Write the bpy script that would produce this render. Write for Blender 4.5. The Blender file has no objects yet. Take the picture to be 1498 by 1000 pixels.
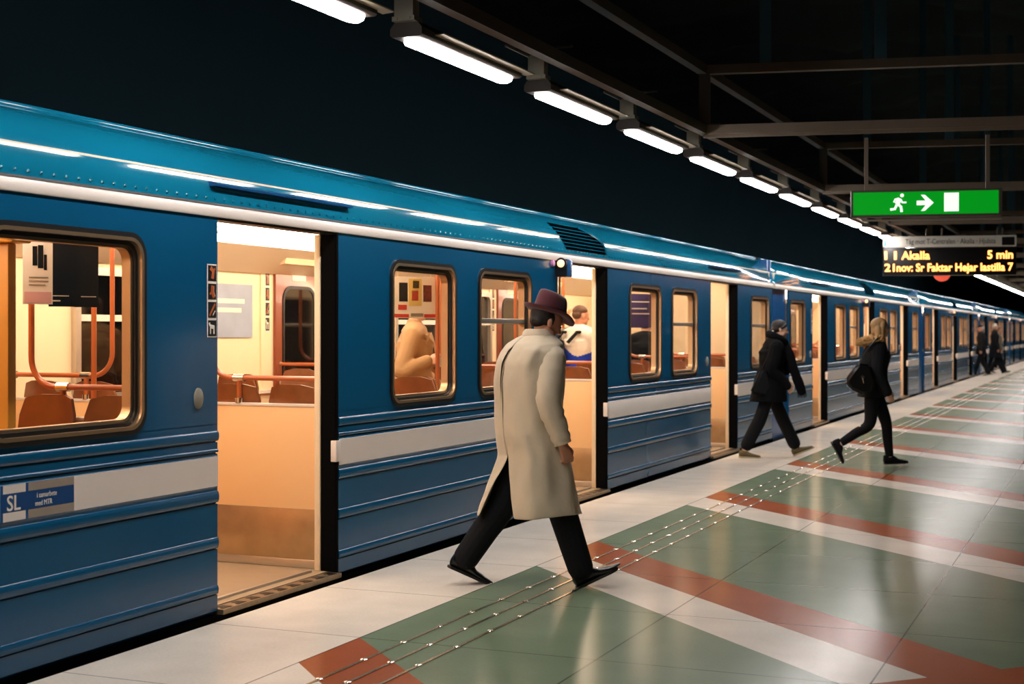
import bpy, bmesh, math, random
from mathutils import Vector, Matrix, noise
R = math.radians
random.seed(7)
C = bpy.context.scene.collection
SC = bpy.context.scene

# ------------------------------------------------------------------ camera numbers (measured for a 1498 x 1000 frame)
FPX, CAMX, CAMZ = 2080.0, 4.41, 1.55
YAW = math.atan(880 / FPX)
SN, CS = math.sin(YAW), math.cos(YAW)

def ray(px, py):
    u = (px - 749.0) / FPX
    return Vector((-SN + u * CS, CS + u * SN, (485.0 - py) / FPX))

def at_depth(px, py, dep):
    d = ray(px, py)
    return Vector((CAMX, 0, CAMZ)) + d * dep

# ------------------------------------------------------------------ colours and materials
def lin(c):
    c = c / 255.0
    return c / 12.92 if c <= 0.04045 else ((c + 0.055) / 1.055) ** 2.4

def rgb(r, g, b):
    return (lin(r), lin(g), lin(b), 1.0)

def mat(name, col, rough=0.5, metal=0.0, coat=0.0, spec=0.5, emit=None, estr=0.0, var=0.0, vscale=6.0, bump=0.0, bscale=60.0, sheen=0.0):
    m = bpy.data.materials.new(name)
    m.use_nodes = True
    nt = m.node_tree
    b = nt.nodes['Principled BSDF']
    b.inputs['Base Color'].default_value = col
    b.inputs['Roughness'].default_value = rough
    b.inputs['Metallic'].default_value = metal
    b.inputs['Coat Weight'].default_value = coat
    b.inputs['Coat Roughness'].default_value = 0.04
    b.inputs['Specular IOR Level'].default_value = spec
    b.inputs['Sheen Weight'].default_value = sheen
    if emit:
        b.inputs['Emission Color'].default_value = emit
        b.inputs['Emission Strength'].default_value = estr
    if var > 0 or bump > 0:
        tc = nt.nodes.new('ShaderNodeTexCoord')
    if var > 0:
        n = nt.nodes.new('ShaderNodeTexNoise')
        n.inputs['Scale'].default_value = vscale
        n.inputs['Detail'].default_value = 5
        nt.links.new(tc.outputs['Object'], n.inputs['Vector'])
        mx = nt.nodes.new('ShaderNodeMix')
        mx.data_type = 'RGBA'
        mx.inputs[6].default_value = tuple(c * (1 - var) for c in col[:3]) + (1,)
        mx.inputs[7].default_value = tuple(min(1, c * (1 + var)) for c in col[:3]) + (1,)
        nt.links.new(n.outputs['Fac'], mx.inputs[0])
        nt.links.new(mx.outputs[2], b.inputs['Base Color'])
    if bump > 0:
        n2 = nt.nodes.new('ShaderNodeTexNoise')
        n2.inputs['Scale'].default_value = bscale
        n2.inputs['Detail'].default_value = 6
        nt.links.new(tc.outputs['Object'], n2.inputs['Vector'])
        bp = nt.nodes.new('ShaderNodeBump')
        bp.inputs['Strength'].default_value = bump
        bp.inputs['Distance'].default_value = 0.02
        nt.links.new(n2.outputs['Fac'], bp.inputs['Height'])
        nt.links.new(bp.outputs['Normal'], b.inputs['Normal'])
    return m

def glass_mat(name, tint=(1, 1, 1, 1)):
    m = bpy.data.materials.new(name)
    m.use_nodes = True
    nt = m.node_tree
    nt.nodes.clear()
    out = nt.nodes.new('ShaderNodeOutputMaterial')
    mix = nt.nodes.new('ShaderNodeMixShader')
    tr = nt.nodes.new('ShaderNodeBsdfTransparent')
    tr.inputs[0].default_value = tint
    gl = nt.nodes.new('ShaderNodeBsdfGlossy')
    gl.inputs['Roughness'].default_value = 0.02
    lw = nt.nodes.new('ShaderNodeLayerWeight'); lw.inputs['Blend'].default_value = 0.5
    N = NT(nt)
    nt.links.new(N.m('ADD', 0.03, N.m('MULTIPLY', 0.6, N.m('POWER', lw.outputs['Facing'], 5.0))), mix.inputs[0])
    nt.links.new(tr.outputs[0], mix.inputs[1])
    nt.links.new(gl.outputs[0], mix.inputs[2])
    nt.links.new(mix.outputs[0], out.inputs[0])
    return m

class NT:
    """small helper that writes arithmetic as shader nodes"""
    def __init__(s, nt): s.nt = nt
    def m(s, op, a, b=None, c=None):
        n = s.nt.nodes.new('ShaderNodeMath'); n.operation = op
        for i, v in enumerate((a, b, c)):
            if v is None: continue
            if isinstance(v, (int, float)): n.inputs[i].default_value = v
            else: s.nt.links.new(v, n.inputs[i])
        return n.outputs[0]
    def mix(s, f, a, b):
        n = s.nt.nodes.new('ShaderNodeMix'); n.data_type = 'RGBA'
        for i, v in ((0, f), (6, a), (7, b)):
            if isinstance(v, (int, float, tuple)): n.inputs[i].default_value = v
            else: s.nt.links.new(v, n.inputs[i])
        return n.outputs[2]

M = {}
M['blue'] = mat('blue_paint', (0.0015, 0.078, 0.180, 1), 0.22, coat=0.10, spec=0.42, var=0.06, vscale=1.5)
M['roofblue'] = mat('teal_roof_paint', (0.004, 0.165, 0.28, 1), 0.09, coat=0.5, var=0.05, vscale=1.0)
M['deepblue'] = mat('deep_blue_end', (0.004, 0.075, 0.24, 1), 0.3, coat=0.2)
M['white'] = mat('white_stripe', rgb(228, 218, 208), 0.35, coat=0.2, var=0.04, vscale=3)
M['roofdark'] = mat('roof_grey', rgb(48, 44, 40), 0.6)
M['underdark'] = mat('underframe_black', rgb(14, 16, 18), 0.7)
M['rubber'] = mat('black_rubber', rgb(16, 15, 15), 0.38)
M['pocket'] = mat('door_pocket_black', rgb(12, 12, 13), 0.9, spec=0.02)
M['bronze'] = mat('bronze_frame', rgb(190, 160, 125), 0.3, metal=0.85)
M['alu'] = mat('aluminium', rgb(205, 198, 186), 0.32, metal=0.8)
M['chrome'] = mat('chrome', rgb(225, 220, 212), 0.18, metal=1.0)
M['glass'] = glass_mat('window_glass')
M['cream'] = mat('cream_lining', rgb(240, 218, 182), 0.45, var=0.03)
M['ceil'] = mat('white_ceiling', rgb(244, 230, 205), 0.5)
M['peach'] = mat('peach_panel', rgb(241, 196, 142), 0.4, var=0.03, vscale=2)
M['yellow'] = mat('yellow_panel', rgb(232, 158, 52), 0.45)
M['kick'] = mat('worn_steel_kickplate', rgb(190, 164, 128), 0.34, metal=0.75, var=0.25, vscale=7)
M['lino'] = mat('lino_floor', rgb(172, 148, 118), 0.4, var=0.08, vscale=9)
M['orange'] = mat('orange_tube', rgb(182, 96, 50), 0.28, coat=0.4)
M['wood'] = mat('dark_varnished_wood', rgb(126, 72, 38), 0.3, coat=0.3, var=0.3, vscale=14)
M['doorwood'] = mat('brown_door_leaf', rgb(128, 62, 34), 0.32, coat=0.3, var=0.1)
M['night'] = mat('dark_window_pane', rgb(10, 9, 9), 0.05, coat=0.3)
M['strip'] = mat('car_light_diffuser', (1, 1, 1, 1), 0.5, emit=(1.0, 0.80, 0.62, 1), estr=8.5)
M['tread'] = mat('door_sill_metal', rgb(150, 132, 108), 0.4, metal=0.7, var=0.2, vscale=30)
M['black'] = mat('black_plastic', rgb(12, 12, 13), 0.4)
M['ventdark'] = mat('vent_cavity', rgb(4, 8, 10), 1.0, spec=0.0)
M['amber'] = mat('amber_lamp', rgb(255, 220, 170), 0.3, emit=(1.0, 0.60, 0.30, 1), estr=1.2)
M['pink'] = mat('pink_lens', rgb(214, 150, 196), 0.3)
M['tube'] = mat('platform_tube', (1, 1, 1, 1), 0.5, emit=(1.0, 0.93, 0.90, 1), estr=40.0)
M['galv'] = mat('galvanised_grey', rgb(150, 143, 126), 0.5, metal=0.2, var=0.1)
M['housing'] = mat('lamp_housing', rgb(60, 52, 44), 0.55)
M['flange'] = mat('lamp_flange', rgb(150, 138, 112), 0.6)
M['beam'] = mat('brown_steel_beam', rgb(84, 70, 56), 0.6, var=0.15)
M['beamlight'] = mat('grey_steel_beam', rgb(128, 114, 98), 0.55, var=0.15)
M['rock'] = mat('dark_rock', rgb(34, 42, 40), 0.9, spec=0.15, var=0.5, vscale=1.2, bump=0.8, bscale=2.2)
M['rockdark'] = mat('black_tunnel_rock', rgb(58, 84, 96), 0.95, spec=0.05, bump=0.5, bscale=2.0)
M['ballast'] = mat('track_ballast', rgb(26, 24, 22), 0.95, bump=1.0, bscale=30)
M['stripmetal'] = mat('guide_strip_steel', rgb(168, 150, 124), 0.25, metal=0.9)
M['paper'] = mat('pale_paper', rgb(236, 228, 214), 0.6)

# ------------------------------------------------------------------ mesh builder
class MB:
    def __init__(s): s.v = []; s.f = []; s.mi = []
    def add(s, vs, fs, m=0):
        o = len(s.v)
        s.v += [tuple(p) for p in vs]
        for f in fs:
            s.f.append(tuple(o + i for i in f)); s.mi.append(m)
    def box(s, x0, x1, y0, y1, z0, z1, m=0, b=0.0):
        if b > 0:
            bm = bmesh.new()
            bmesh.ops.create_cube(bm, size=1)
            for v in bm.verts:
                v.co = Vector(((x0 + x1) / 2 + v.co.x * (x1 - x0), (y0 + y1) / 2 + v.co.y * (y1 - y0), (z0 + z1) / 2 + v.co.z * (z1 - z0)))
            bmesh.ops.bevel(bm, geom=bm.edges[:], offset=b, segments=2, affect='EDGES', profile=0.5)
            s.from_bm(bm, m); bm.free(); return
        vs = [(x, y, z) for x in (x0, x1) for y in (y0, y1) for z in (z0, z1)]
        s.add(vs, [(0, 1, 3, 2), (4, 6, 7, 5), (0, 4, 5, 1), (2, 3, 7, 6), (0, 2, 6, 4), (1, 5, 7, 3)], m)
    def from_bm(s, bm, m=0, mtx=None):
        bm.verts.ensure_lookup_table(); bm.verts.index_update()
        vs = [(mtx @ v.co) if mtx else v.co.copy() for v in bm.verts]
        s.add(vs, [[v.index for v in f.verts] for f in bm.faces], m)
    def from_mesh(s, me, m=0, mtx=None):
        s.add([(mtx @ v.co) if mtx else v.co for v in me.vertices], [list(p.vertices) for p in me.polygons], m)
    def rings(s, rings, m=0, cap=True, closed=True):
        """loft a list of rings (equal point counts)"""
        n = len(rings[0]); vs = [p for r in rings for p in r]; fs = []
        for i in range(len(rings) - 1):
            for j in range(n if closed else n - 1):
                k = (j + 1) % n
                fs.append((i * n + j, i * n + k, (i + 1) * n + k, (i + 1) * n + j))
        if cap and closed:
            fs.append(tuple(range(n))[::-1]); fs.append(tuple((len(rings) - 1) * n + j for j in range(n)))
        s.add(vs, fs, m)
    def tube(s, pts, r, n=10, m=0, cap=True, flat=None):
        """round bar along a polyline; r a number or one per point; flat=(direction, factor) squashes the section"""
        pts = [Vector(p) for p in pts]
        rs = r if isinstance(r, (list, tuple)) else [r] * len(pts)
        up = None; out = []
        for i, p in enumerate(pts):
            t = (pts[min(i + 1, len(pts) - 1)] - pts[max(i - 1, 0)]).normalized()
            if up is None:
                up = Vector((0, 0, 1)) if abs(t.z) < 0.9 else Vector((1, 0, 0))
            a = t.cross(up)
            if a.length < 1e-5: a = t.orthogonal()
            a.normalize(); b = a.cross(t).normalized(); up = b
            ring = []
            for k in range(n):
                an = 2 * math.pi * k / n
                o = a * math.cos(an) * rs[i] + b * math.sin(an) * rs[i]
                if flat:
                    fd = Vector(flat[0]); o = o - fd * o.dot(fd) * (1 - flat[1])
                ring.append(p + o)
            out.append(ring)
        s.rings(out, m, cap)
    def prism(s, poly, axis, a0, a1, m=0):
        """extrude a 2-D polygon along axis: 'x' uses (y,z), 'y' uses (x,z), 'z' uses (x,y)"""
        def P(p, a):
            return {'x': (a, p[0], p[1]), 'y': (p[0], a, p[1]), 'z': (p[0], p[1], a)}[axis]
        n = len(poly)
        vs = [P(p, a0) for p in poly] + [P(p, a1) for p in poly]
        fs = [tuple(range(n))[::-1], tuple(range(n, 2 * n))] + [(i, (i + 1) % n, n + (i + 1) % n, n + i) for i in range(n)]
        s.add(vs, fs, m)
    def ringplate(s, outer, inner, x0, x1, m=0):
        """annular plate in the y-z plane between two closed outlines of equal count"""
        n = len(outer)
        vs = [(x0, *p) for p in outer] + [(x0, *p) for p in inner] + [(x1, *p) for p in outer] + [(x1, *p) for p in inner]
        fs = []
        for i in range(n):
            k = (i + 1) % n
            fs += [(i, k, n + k, n + i), (2 * n + i, 3 * n + i, 3 * n + k, 2 * n + k), (i, 2 * n + i, 2 * n + k, k), (n + i, n + k, 3 * n + k, 3 * n + i)]
        s.add(vs, fs, m)
    def lathe(s, prof, n=24, m=0, mtx=None, sx=1.0, sy=1.0):
        rings = []
        for r, z in prof:
            ring = [Vector((r * sx * math.cos(2 * math.pi * k / n), r * sy * math.sin(2 * math.pi * k / n), z)) for k in range(n)]
            rings.append([mtx @ p for p in ring] if mtx else ring)
        s.rings(rings, m)
    def mesh(s, name, mats, smooth=40):
        me = bpy.data.meshes.new(name)
        me.from_pydata(s.v, [], s.f)
        for mm in (mats if isinstance(mats, (list, tuple)) else [mats]): me.materials.append(mm)
        me.polygons.foreach_set('material_index', s.mi)
        bm = bmesh.new(); bm.from_mesh(me)
        bmesh.ops.recalc_face_normals(bm, faces=bm.faces[:])
        bm.to_mesh(me); bm.free()
        if smooth:
            me.polygons.foreach_set('use_smooth', [True] * len(me.polygons))
            me.set_sharp_from_angle(angle=R(smooth))
        me.update()
        return me
    def build(s, name, mats, parent=None, smooth=40, loc=None):
        o = bpy.data.objects.new(name, s.mesh(name, mats, smooth))
        C.objects.link(o)
        if parent: o.parent = parent
        if loc: o.location = loc
        return o

def tag(o, label=None, cat=None, group=None, kind=None):
    if label: o['label'] = label
    if cat: o['category'] = cat
    if group: o['group'] = group
    if kind: o['kind'] = kind
    return o

def empty(name, loc=(0, 0, 0), rz=0.0):
    o = bpy.data.objects.new(name, None)
    o.empty_display_size = 0.1
    C.objects.link(o); o.location = loc; o.rotation_euler = (0, 0, rz)
    return o

def kids(o, table={}):
    return [c for c in o.children]

def copy_tree(o, parent=None, skip=()):
    c = o.copy(); C.objects.link(c)
    if parent: c.parent = parent
    for ch in list(o.children):
        if ch.name.split('.')[0] in skip: continue
        copy_tree(ch, c, skip)
    return c

def rrect(y0, y1, z0, z1, r, n=6):
    pts = []
    for cy, cz, a0 in ((y1 - r, z1 - r, 0), (y0 + r, z1 - r, 90), (y0 + r, z0 + r, 180), (y1 - r, z0 + r, 270)):
        for k in range(n + 1):
            a = R(a0 + 90.0 * k / n)
            pts.append((cy + r * math.cos(a), cz + r * math.sin(a)))
    return pts

def holed_plate(outer, holes, depth):
    """flat plate with holes, as a mesh in its own x-y plane, thickness depth (centred)"""
    cu = bpy.data.curves.new('tmp', 'CURVE'); cu.dimensions = '2D'; cu.fill_mode = 'BOTH'; cu.extrude = depth / 2
    for poly in [outer] + holes:
        sp = cu.splines.new('POLY'); sp.points.add(len(poly) - 1)
        for p, q in zip(sp.points, poly): p.co = (q[0], q[1], 0, 1)
        sp.use_cyclic_u = True
    o = bpy.data.objects.new('tmp', cu); C.objects.link(o)
    dg = bpy.context.evaluated_depsgraph_get()
    me = bpy.data.meshes.new_from_object(o.evaluated_get(dg))
    bpy.data.objects.remove(o); bpy.data.curves.remove(cu)
    return me
# maps plate (y, z, t) -> world (x = t, y, z)
YZ = Matrix(((0, 0, 1, 0), (1, 0, 0, 0), (0, 1, 0, 0), (0, 0, 0, 1)))

def text_mesh(txt, size, extrude=0.002, width=None, bold=0.0, align='LEFT', space=1.0):
    cu = bpy.data.curves.new('tmp', 'FONT'); cu.body = txt; cu.size = size; cu.extrude = extrude; cu.offset = bold
    cu.align_x = align; cu.space_character = space; cu.resolution_u = 3
    o = bpy.data.objects.new('tmp', cu); C.objects.link(o)
    dg = bpy.context.evaluated_depsgraph_get()
    me = bpy.data.meshes.new_from_object(o.evaluated_get(dg))
    bpy.data.objects.remove(o); bpy.data.curves.remove(cu)
    if width:
        xs = [v.co.x for v in me.vertices]; w = max(xs) - min(xs); x0 = min(xs)
        for v in me.vertices: v.co.x = (v.co.x - x0) * width / w
    return me

def mobj(name, me, m, parent=None, mtx=None):
    mb = MB(); mb.from_mesh(me, 0, mtx); bpy.data.meshes.remove(me)
    return mb.build(name, m, parent, smooth=0)
# ================================================================== THE PLACE
def floor_material():
    m = bpy.data.materials.new('terrazzo_floor'); m.use_nodes = True
    nt = m.node_tree; b = nt.nodes['Principled BSDF']; N = NT(nt)
    tc = nt.nodes.new('ShaderNodeTexCoord'); sp = nt.nodes.new('ShaderNodeSeparateXYZ')
    nt.links.new(tc.outputs['Object'], sp.inputs[0]); X, Y = sp.outputs[0], sp.outputs[1]
    s = N.m('ADD', N.m('ADD', X, Y), -0.9 - 5.13 + 36.0)
    a = N.m('MODULO', s, 3.6)
    is_white = N.m('LESS_THAN', a, 0.61)
    is_red = N.m('MULTIPLY', N.m('GREATER_THAN', a, 0.61), N.m('LESS_THAN', a, 1.2))
    corner = N.m('MULTIPLY', N.m('LESS_THAN', N.m('SUBTRACT', Y, X), 2.96), N.m('GREATER_THAN', X, 3.1))
    is_red = N.m('MAXIMUM', is_red, corner)
    is_white = N.m('MULTIPLY', is_white, N.m('SUBTRACT', 1.0, corner))
    edge = N.m('LESS_THAN', X, 0.887)
    n1 = nt.nodes.new('ShaderNodeTexNoise'); n1.inputs['Scale'].default_value = 2.6; n1.inputs['Detail'].default_value = 6
    n2 = nt.nodes.new('ShaderNodeTexNoise'); n2.inputs['Scale'].default_value = 60; n2.inputs['Detail'].default_value = 3
    for n in (n1, n2): nt.links.new(tc.outputs['Object'], n.inputs['Vector'])
    v = N.m('ADD', N.m('MULTIPLY', n1.outputs['Fac'], 0.36), N.m('ADD', N.m('MULTIPLY', n2.outputs['Fac'], 0.2), 0.72))
    green, red, white, cream = (0.165, 0.225, 0.150, 1), (0.34, 0.095, 0.040, 1), (0.70, 0.65, 0.57, 1), (0.72, 0.66, 0.57, 1)
    col = N.mix(is_red, green, red); col = N.mix(is_white, col, white); col = N.mix(edge, col, cream)
    def seam(co, off, per, w):
        t = N.m('MODULO', N.m('ADD', co, 100 * per - off), per)
        return N.m('LESS_THAN', N.m('ABSOLUTE', N.m('SUBTRACT', t, per / 2)), 0.0) if False else N.m('LESS_THAN', t, w)
    sm = N.m('MAXIMUM', seam(X, 0.885, 1.2675, 0.009), seam(Y, 6.34, 1.175, 0.008))
    vm = nt.nodes.new('ShaderNodeVectorMath'); vm.operation = 'SCALE'
    nt.links.new(col, vm.inputs[0]); nt.links.new(N.m('MULTIPLY', v, N.m('SUBTRACT', 1.0, N.m('MULTIPLY', sm, 0.65))), vm.inputs['Scale'])
    nt.links.new(vm.outputs[0], b.inputs['Base Color'])
    nt.links.new(N.m('ADD', N.m('MULTIPLY', n1.outputs['Fac'], 0.03), 0.17), b.inputs['Roughness'])
    b.inputs['Specular IOR Level'].default_value = 0.4
    df = nt.nodes.new('ShaderNodeBsdfDiffuse'); nt.links.new(vm.outputs[0], df.inputs['Color'])
    ms = nt.nodes.new('ShaderNodeMixShader'); ms.inputs[0].default_value = 0.48
    nt.links.new(df.outputs[0], ms.inputs[1]); nt.links.new(b.outputs[0], ms.inputs[2])
    nt.links.new(ms.outputs[0], nt.nodes['Material Output'].inputs['Surface'])
    return m

mb = MB(); mb.box(0.0, 9.0, -8, 130, -0.25, 0.0, 0)
tag(mb.build('floor', floor_material(), smooth=0), 'polished platform floor with green, red and white diagonal bands', kind='structure')
mb = MB(); mb.box(0.03, 9.0, -8, 130, -1.3, -0.25); tag(mb.build('trim_1', M['underdark'], smooth=0), 'dark platform side below the edge', kind='structure')
mb = MB(); mb.box(-7, 0.03, -8, 130, -1.4, -1.25); tag(mb.build('ground', M['ballast'], smooth=0), 'dark ballast in the track bed', kind='structure')

def rock_sheet(name, fn, nu, nv, m, amp, sc):
    mb = MB(); rows = []
    for i in range(nu + 1):
        row = []
        for j in range(nv + 1):
            p, nrm = fn(i / nu, j / nv)
            p = Vector(p); d = noise.noise(p * sc) + 0.5 * noise.noise(p * sc * 2.3)
            row.append(p + Vector(nrm) * d * amp)
        rows.append(row)
    mb.rings(rows, 0, cap=False, closed=False)
    return tag(mb.build(name, m, smooth=60), kind='structure')
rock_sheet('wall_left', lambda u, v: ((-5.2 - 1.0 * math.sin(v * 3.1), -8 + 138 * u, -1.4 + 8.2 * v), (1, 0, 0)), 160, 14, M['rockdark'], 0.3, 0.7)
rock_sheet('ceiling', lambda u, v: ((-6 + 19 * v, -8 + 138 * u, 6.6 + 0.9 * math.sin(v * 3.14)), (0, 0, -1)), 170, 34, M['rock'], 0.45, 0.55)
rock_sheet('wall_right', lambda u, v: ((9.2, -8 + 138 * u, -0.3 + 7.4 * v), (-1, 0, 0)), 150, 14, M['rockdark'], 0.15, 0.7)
mb = MB(); mb.box(-7, 12, 129.5, 130, -1.4, 8); tag(mb.build('wall_far', M['rockdark']), kind='structure')
mb = MB(); mb.box(-7, 12, -8.3, -8, -1.4, 8); tag(mb.build('wall_near', M['rockdark']), kind='structure')

# three steel guide strips with studs let into the floor
for i, (gx, lab) in enumerate(((1.15, 'steel guide strip with studs, the one closest to the train'),
                               (1.295, 'middle steel guide strip with studs of the three in the floor'),
                               (1.44, 'steel guide strip with studs, farthest of three from the train'))):
    mb = MB()
    mb.box(gx - 0.008, gx + 0.008, -2, 110, -0.003, 0.0035)
    y = 5.5 - 0.41 * 18
    while y < 60:
        mb.lathe([(0.019, 0.0), (0.019, 0.005), (0.012, 0.009), (0.001, 0.010)], 10, 1, Matrix.Translation((gx, y, 0)))
        y += 0.41
    tag(mb.build('guide_strip', [M['stripmetal'], M['chrome']]), lab, 'floor strip', 'steel guide strips in the platform floor')

# ------------------------------------------------------------------ overhead beams
GD = Vector((0.98, 0.199, 0)).normalized()          # direction of the cross beams
mb = MB(); mb.box(0.96, 1.04, -8, 120, 3.33, 3.41); tag(mb.build('beam_lower', M['beam']), 'long brown steel beam above the lamp row', kind='structure')
mb = MB(); mb.box(0.96, 1.04, -8, 120, 3.87, 3.95); tag(mb.build('beam_upper', M['beam']), 'upper long brown steel beam', kind='structure')
def cross_frame(y0):
    o = Vector((1.0, y0, 0)); mb = MB()
    rot = Matrix.Translation(o) @ Matrix.Rotation(math.atan2(GD.y, GD.x), 4, 'Z')
    def bx(*a, m=0):
        t = MB(); t.box(*a); mb.add([rot @ Vector(v) for v in t.v], t.f, m)
    bx(0, 7.6, -0.04, 0.04, 3.33, 3.41, m=1); bx(0, 7.6, 0.0, 0.02, 3.30, 3.33, m=1)
    bx(0, 7.6, -0.04, 0.04, 3.87, 3.95, m=0)
    bx(-0.04, 0.06, -0.04, 0.04, 3.41, 3.87)
    for x in (0.55, 1.55, 4.5): bx(x - 0.05, x + 0.05, -0.05, 0.05, 3.95, 7.6, m=2)
    return mb
for k in range(0, 12):
    tag(cross_frame(12.5 + 5.7 * k).build('beam_cross', [M['beam'], M['beamlight'], M['rockdark']]), 'steel cross frame hung from the tunnel roof', kind='structure')

# ------------------------------------------------------------------ fluorescent platform lights
LAMP_X, LAMP_Z, LAMP_Y, LAMP_P = 0.74, 3.21, 7.17, 1.985
def make_lamp():
    root = empty('platform_light')
    mb = MB()
    mb.prism([(-0.10, 0.012), (-0.085, 0.0), (0.085, 0.0), (0.10, 0.012), (0.10, 0.05), (0.07, 0.085), (-0.07, 0.085), (-0.10, 0.05)], 'y', -0.03, 1.435)
    mb.build('housing', M['housing'], root)
    mb = MB()
    pl = []
    for k in range(9):
        a = R(-90 + 180 * k / 8); pl.append((0.062 * math.sin(a) * 1.0, 1.355 + 0.055 * math.cos(a)))
    outline = [(0.062, 0.13), (0.035, 0.125), (0.03, 0.09), (-0.062, 0.07)] + [(-0.062, 1.355)] + pl[1:-1] + [(0.062, 1.355)]
    mb.rings([[(x * k, 0.71 + (y - 0.71) * ky, z) for x, y in outline] for k, ky, z in ((1, 1, 0.004), (1, 1, -0.012), (0.9, 0.995, -0.026), (0.6, 0.985, -0.034))])
    mb.build('diffuser', M['tube'], root)
    mb = MB(); mb.prism([(0.085, 0.030), (0.155, 0.034), (0.158, 0.040), (0.085, 0.036)], 'y', 0.14, 1.52); mb.build('flange', M['flange'], root)
    mb = MB(); mb.box(-0.06, 0.06, -0.06, 0.02, 0.105, 0.25, b=0.004); mb.box(-0.065, 0.075, -0.075, 0.03, 0.082, 0.108)
    for x in (-0.035, 0.045): mb.lathe([(0.008, 0), (0.008, 0.006), (0.001, 0.007)], 8, 0, Matrix.Translation((x, -0.075, 0.095)) @ Matrix.Rotation(R(90), 4, 'X'))
    mb.build('bracket_box', M['galv'], root)
    for x in (-0.055, 0.055):
        mb = MB(); mb.box(x - 0.006, x + 0.006, -0.46, -0.05, 0.235, 0.25); mb.build('rod', M['galv'], root)
    mb = MB(); mb.box(-0.012, 0.012, -0.05, -0.02, 0.24, 0.30); mb.box(-0.02, 0.26, -0.05, -0.03, 0.285, 0.30); mb.build('hanger', M['housing'], root)
    return root
ORD = ['first', 'second', 'third', 'fourth', 'fifth', 'sixth', 'seventh', 'eighth', 'ninth', 'tenth', 'eleventh', 'twelfth']
lamp0 = make_lamp()
for k in range(-6, 38):
    o = lamp0 if k == -6 else copy_tree(lamp0)
    o.location = (LAMP_X, LAMP_Y + LAMP_P * k, LAMP_Z)
    if k < -1: lab = 'lit fluorescent platform light in the row, behind the cut-off one at the top'
    elif k == -1: lab = 'fluorescent platform light cut off by the top edge, first in the row'
    elif k <= 8: lab = '%s fluorescent platform light whole in view, counted from the top of the row' % ORD[k]
    else: lab = 'fluorescent platform light in the distant row seen beyond the departure display'
    tag(o, lab, 'ceiling light', 'fluorescent lights hung in a row over the platform edge')

# ------------------------------------------------------------------ hanging signs
def span(p0, px):
    """length along the sign, from its left end, to the line of sight at px"""
    d = ray(px, 485); ox, oy = p0.x - CAMX, p0.y
    return (d.x * oy - d.y * ox) / (GD.x * d.y - GD.y * d.x) if True else 0
SIGN_RZ = math.atan2(GD.y, GD.x)
M['signgreen'] = mat('lit_green_face', (0.0, 0.25, 0.01, 1), 0.4, emit=(0.0, 0.30, 0.010, 1), estr=0.62)
M['signwhite'] = mat('lit_white_pictogram', (0.8, 0.8, 0.8, 1), 0.4, emit=(0.9, 0.95, 0.88, 1), estr=0.7)
M['signcase'] = mat('grey_sign_case', rgb(92, 86, 76), 0.5)
M['led'] = mat('amber_led', (1, 0.5, 0.15, 1), 0.5, emit=(1.0, 0.33, 0.075, 1), estr=3.2)
M['greysign'] = mat('grey_direction_face', rgb(196, 190, 178), 0.5, emit=rgb(150, 146, 134), estr=0.12)
M['redsign'] = mat('red_round_sign', rgb(220, 92, 70), 0.4, emit=rgb(220, 80, 55), estr=0.35)
M['tealmark'] = mat('teal_marker', rgb(20, 110, 130), 0.4)

# exit sign: local x to the right, local y away, z up
dep = 12.9
p0 = at_depth(1245, 485, dep); w = span(p0, 1466); zt = CAMZ + (485 - 279) * dep / FPX; zb = CAMZ + (485 - 318) * dep / FPX
ex = empty('exit_sign', (p0.x, p0.y, 0), SIGN_RZ)
tag(ex, 'green lit exit sign with running figure, arrow and door hanging over the platform', 'exit sign')
mb = MB(); fr = 0.018
mb.box(0, w, 0, 0.12, zb, zt, 0, b=0.004); mb.build('case', M['signcase'], ex)
mb = MB(); mb.box(0.0, w, -0.012, 0, zt - fr, zt); mb.box(0, w, -0.012, 0, zb, zb + fr); mb.box(0, fr, -0.012, 0, zb, zt); mb.box(w - fr - 0.012, w, -0.012, 0, zb, zt); mb.build('frame', M['signcase'], ex)
mb = MB(); mb.box(fr, w - fr - 0.01, -0.006, -0.001, zb + fr, zt - fr); mb.build('face_panel', M['signgreen'], ex)
H = zt - zb; S = lambda px: (px - 1245) / (1466 - 1245) * w
zz = lambda t: zb + t * H                       # 0..1 up the sign
mb = MB(); mb.box(S(1382), S(1403.5), -0.009, -0.004, zz(0.17), zz(0.86)); mb.build('door_pictogram', M['signwhite'], ex, 0)
mb = MB(); ay = zz(0.5); 
mb.box(S(1342), S(1358), -0.009, -0.004, ay - 0.085 * H, ay + 0.085 * H)
mb.prism([(S(1348), zz(0.80)), (S(1354), zz(0.80)), (S(1367), ay), (S(1354), zz(0.20)), (S(1348), zz(0.20)), (S(1358), ay)], 'y', -0.009, -0.004)
mb.build('arrow_pictogram', M['signwhite'], ex, 0)
mb = MB()
def limb(pts, r): mb.tube([(S(a), -0.0065, zz(b)) for a, b in pts], r * H, 8, 0, True, flat=((0, 1, 0), 0.25))
mb.lathe([(0.001, -0.003), (0.07 * H, -0.003), (0.07 * H, 0.003), (0.001, 0.003)], 16, 0, Matrix.Translation((S(1320.5), -0.0065, zz(0.79))) @ Matrix.Rotation(R(90), 4, 'X'))
limb([(1317.5, 0.68), (1315, 0.56), (1313.5, 0.47)], 0.085)
limb([(1318, 0.66), (1321, 0.53), (1327, 0.53)], 0.035)
limb([(1316, 0.68), (1310.5, 0.65), (1308.5, 0.53)], 0.035)
limb([(1314, 0.47), (1319, 0.37), (1320, 0.17)], 0.05)
limb([(1313, 0.46), (1310, 0.29), (1303, 0.27)], 0.05)
mb.build('running_figure', M['signwhite'], ex)
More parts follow.
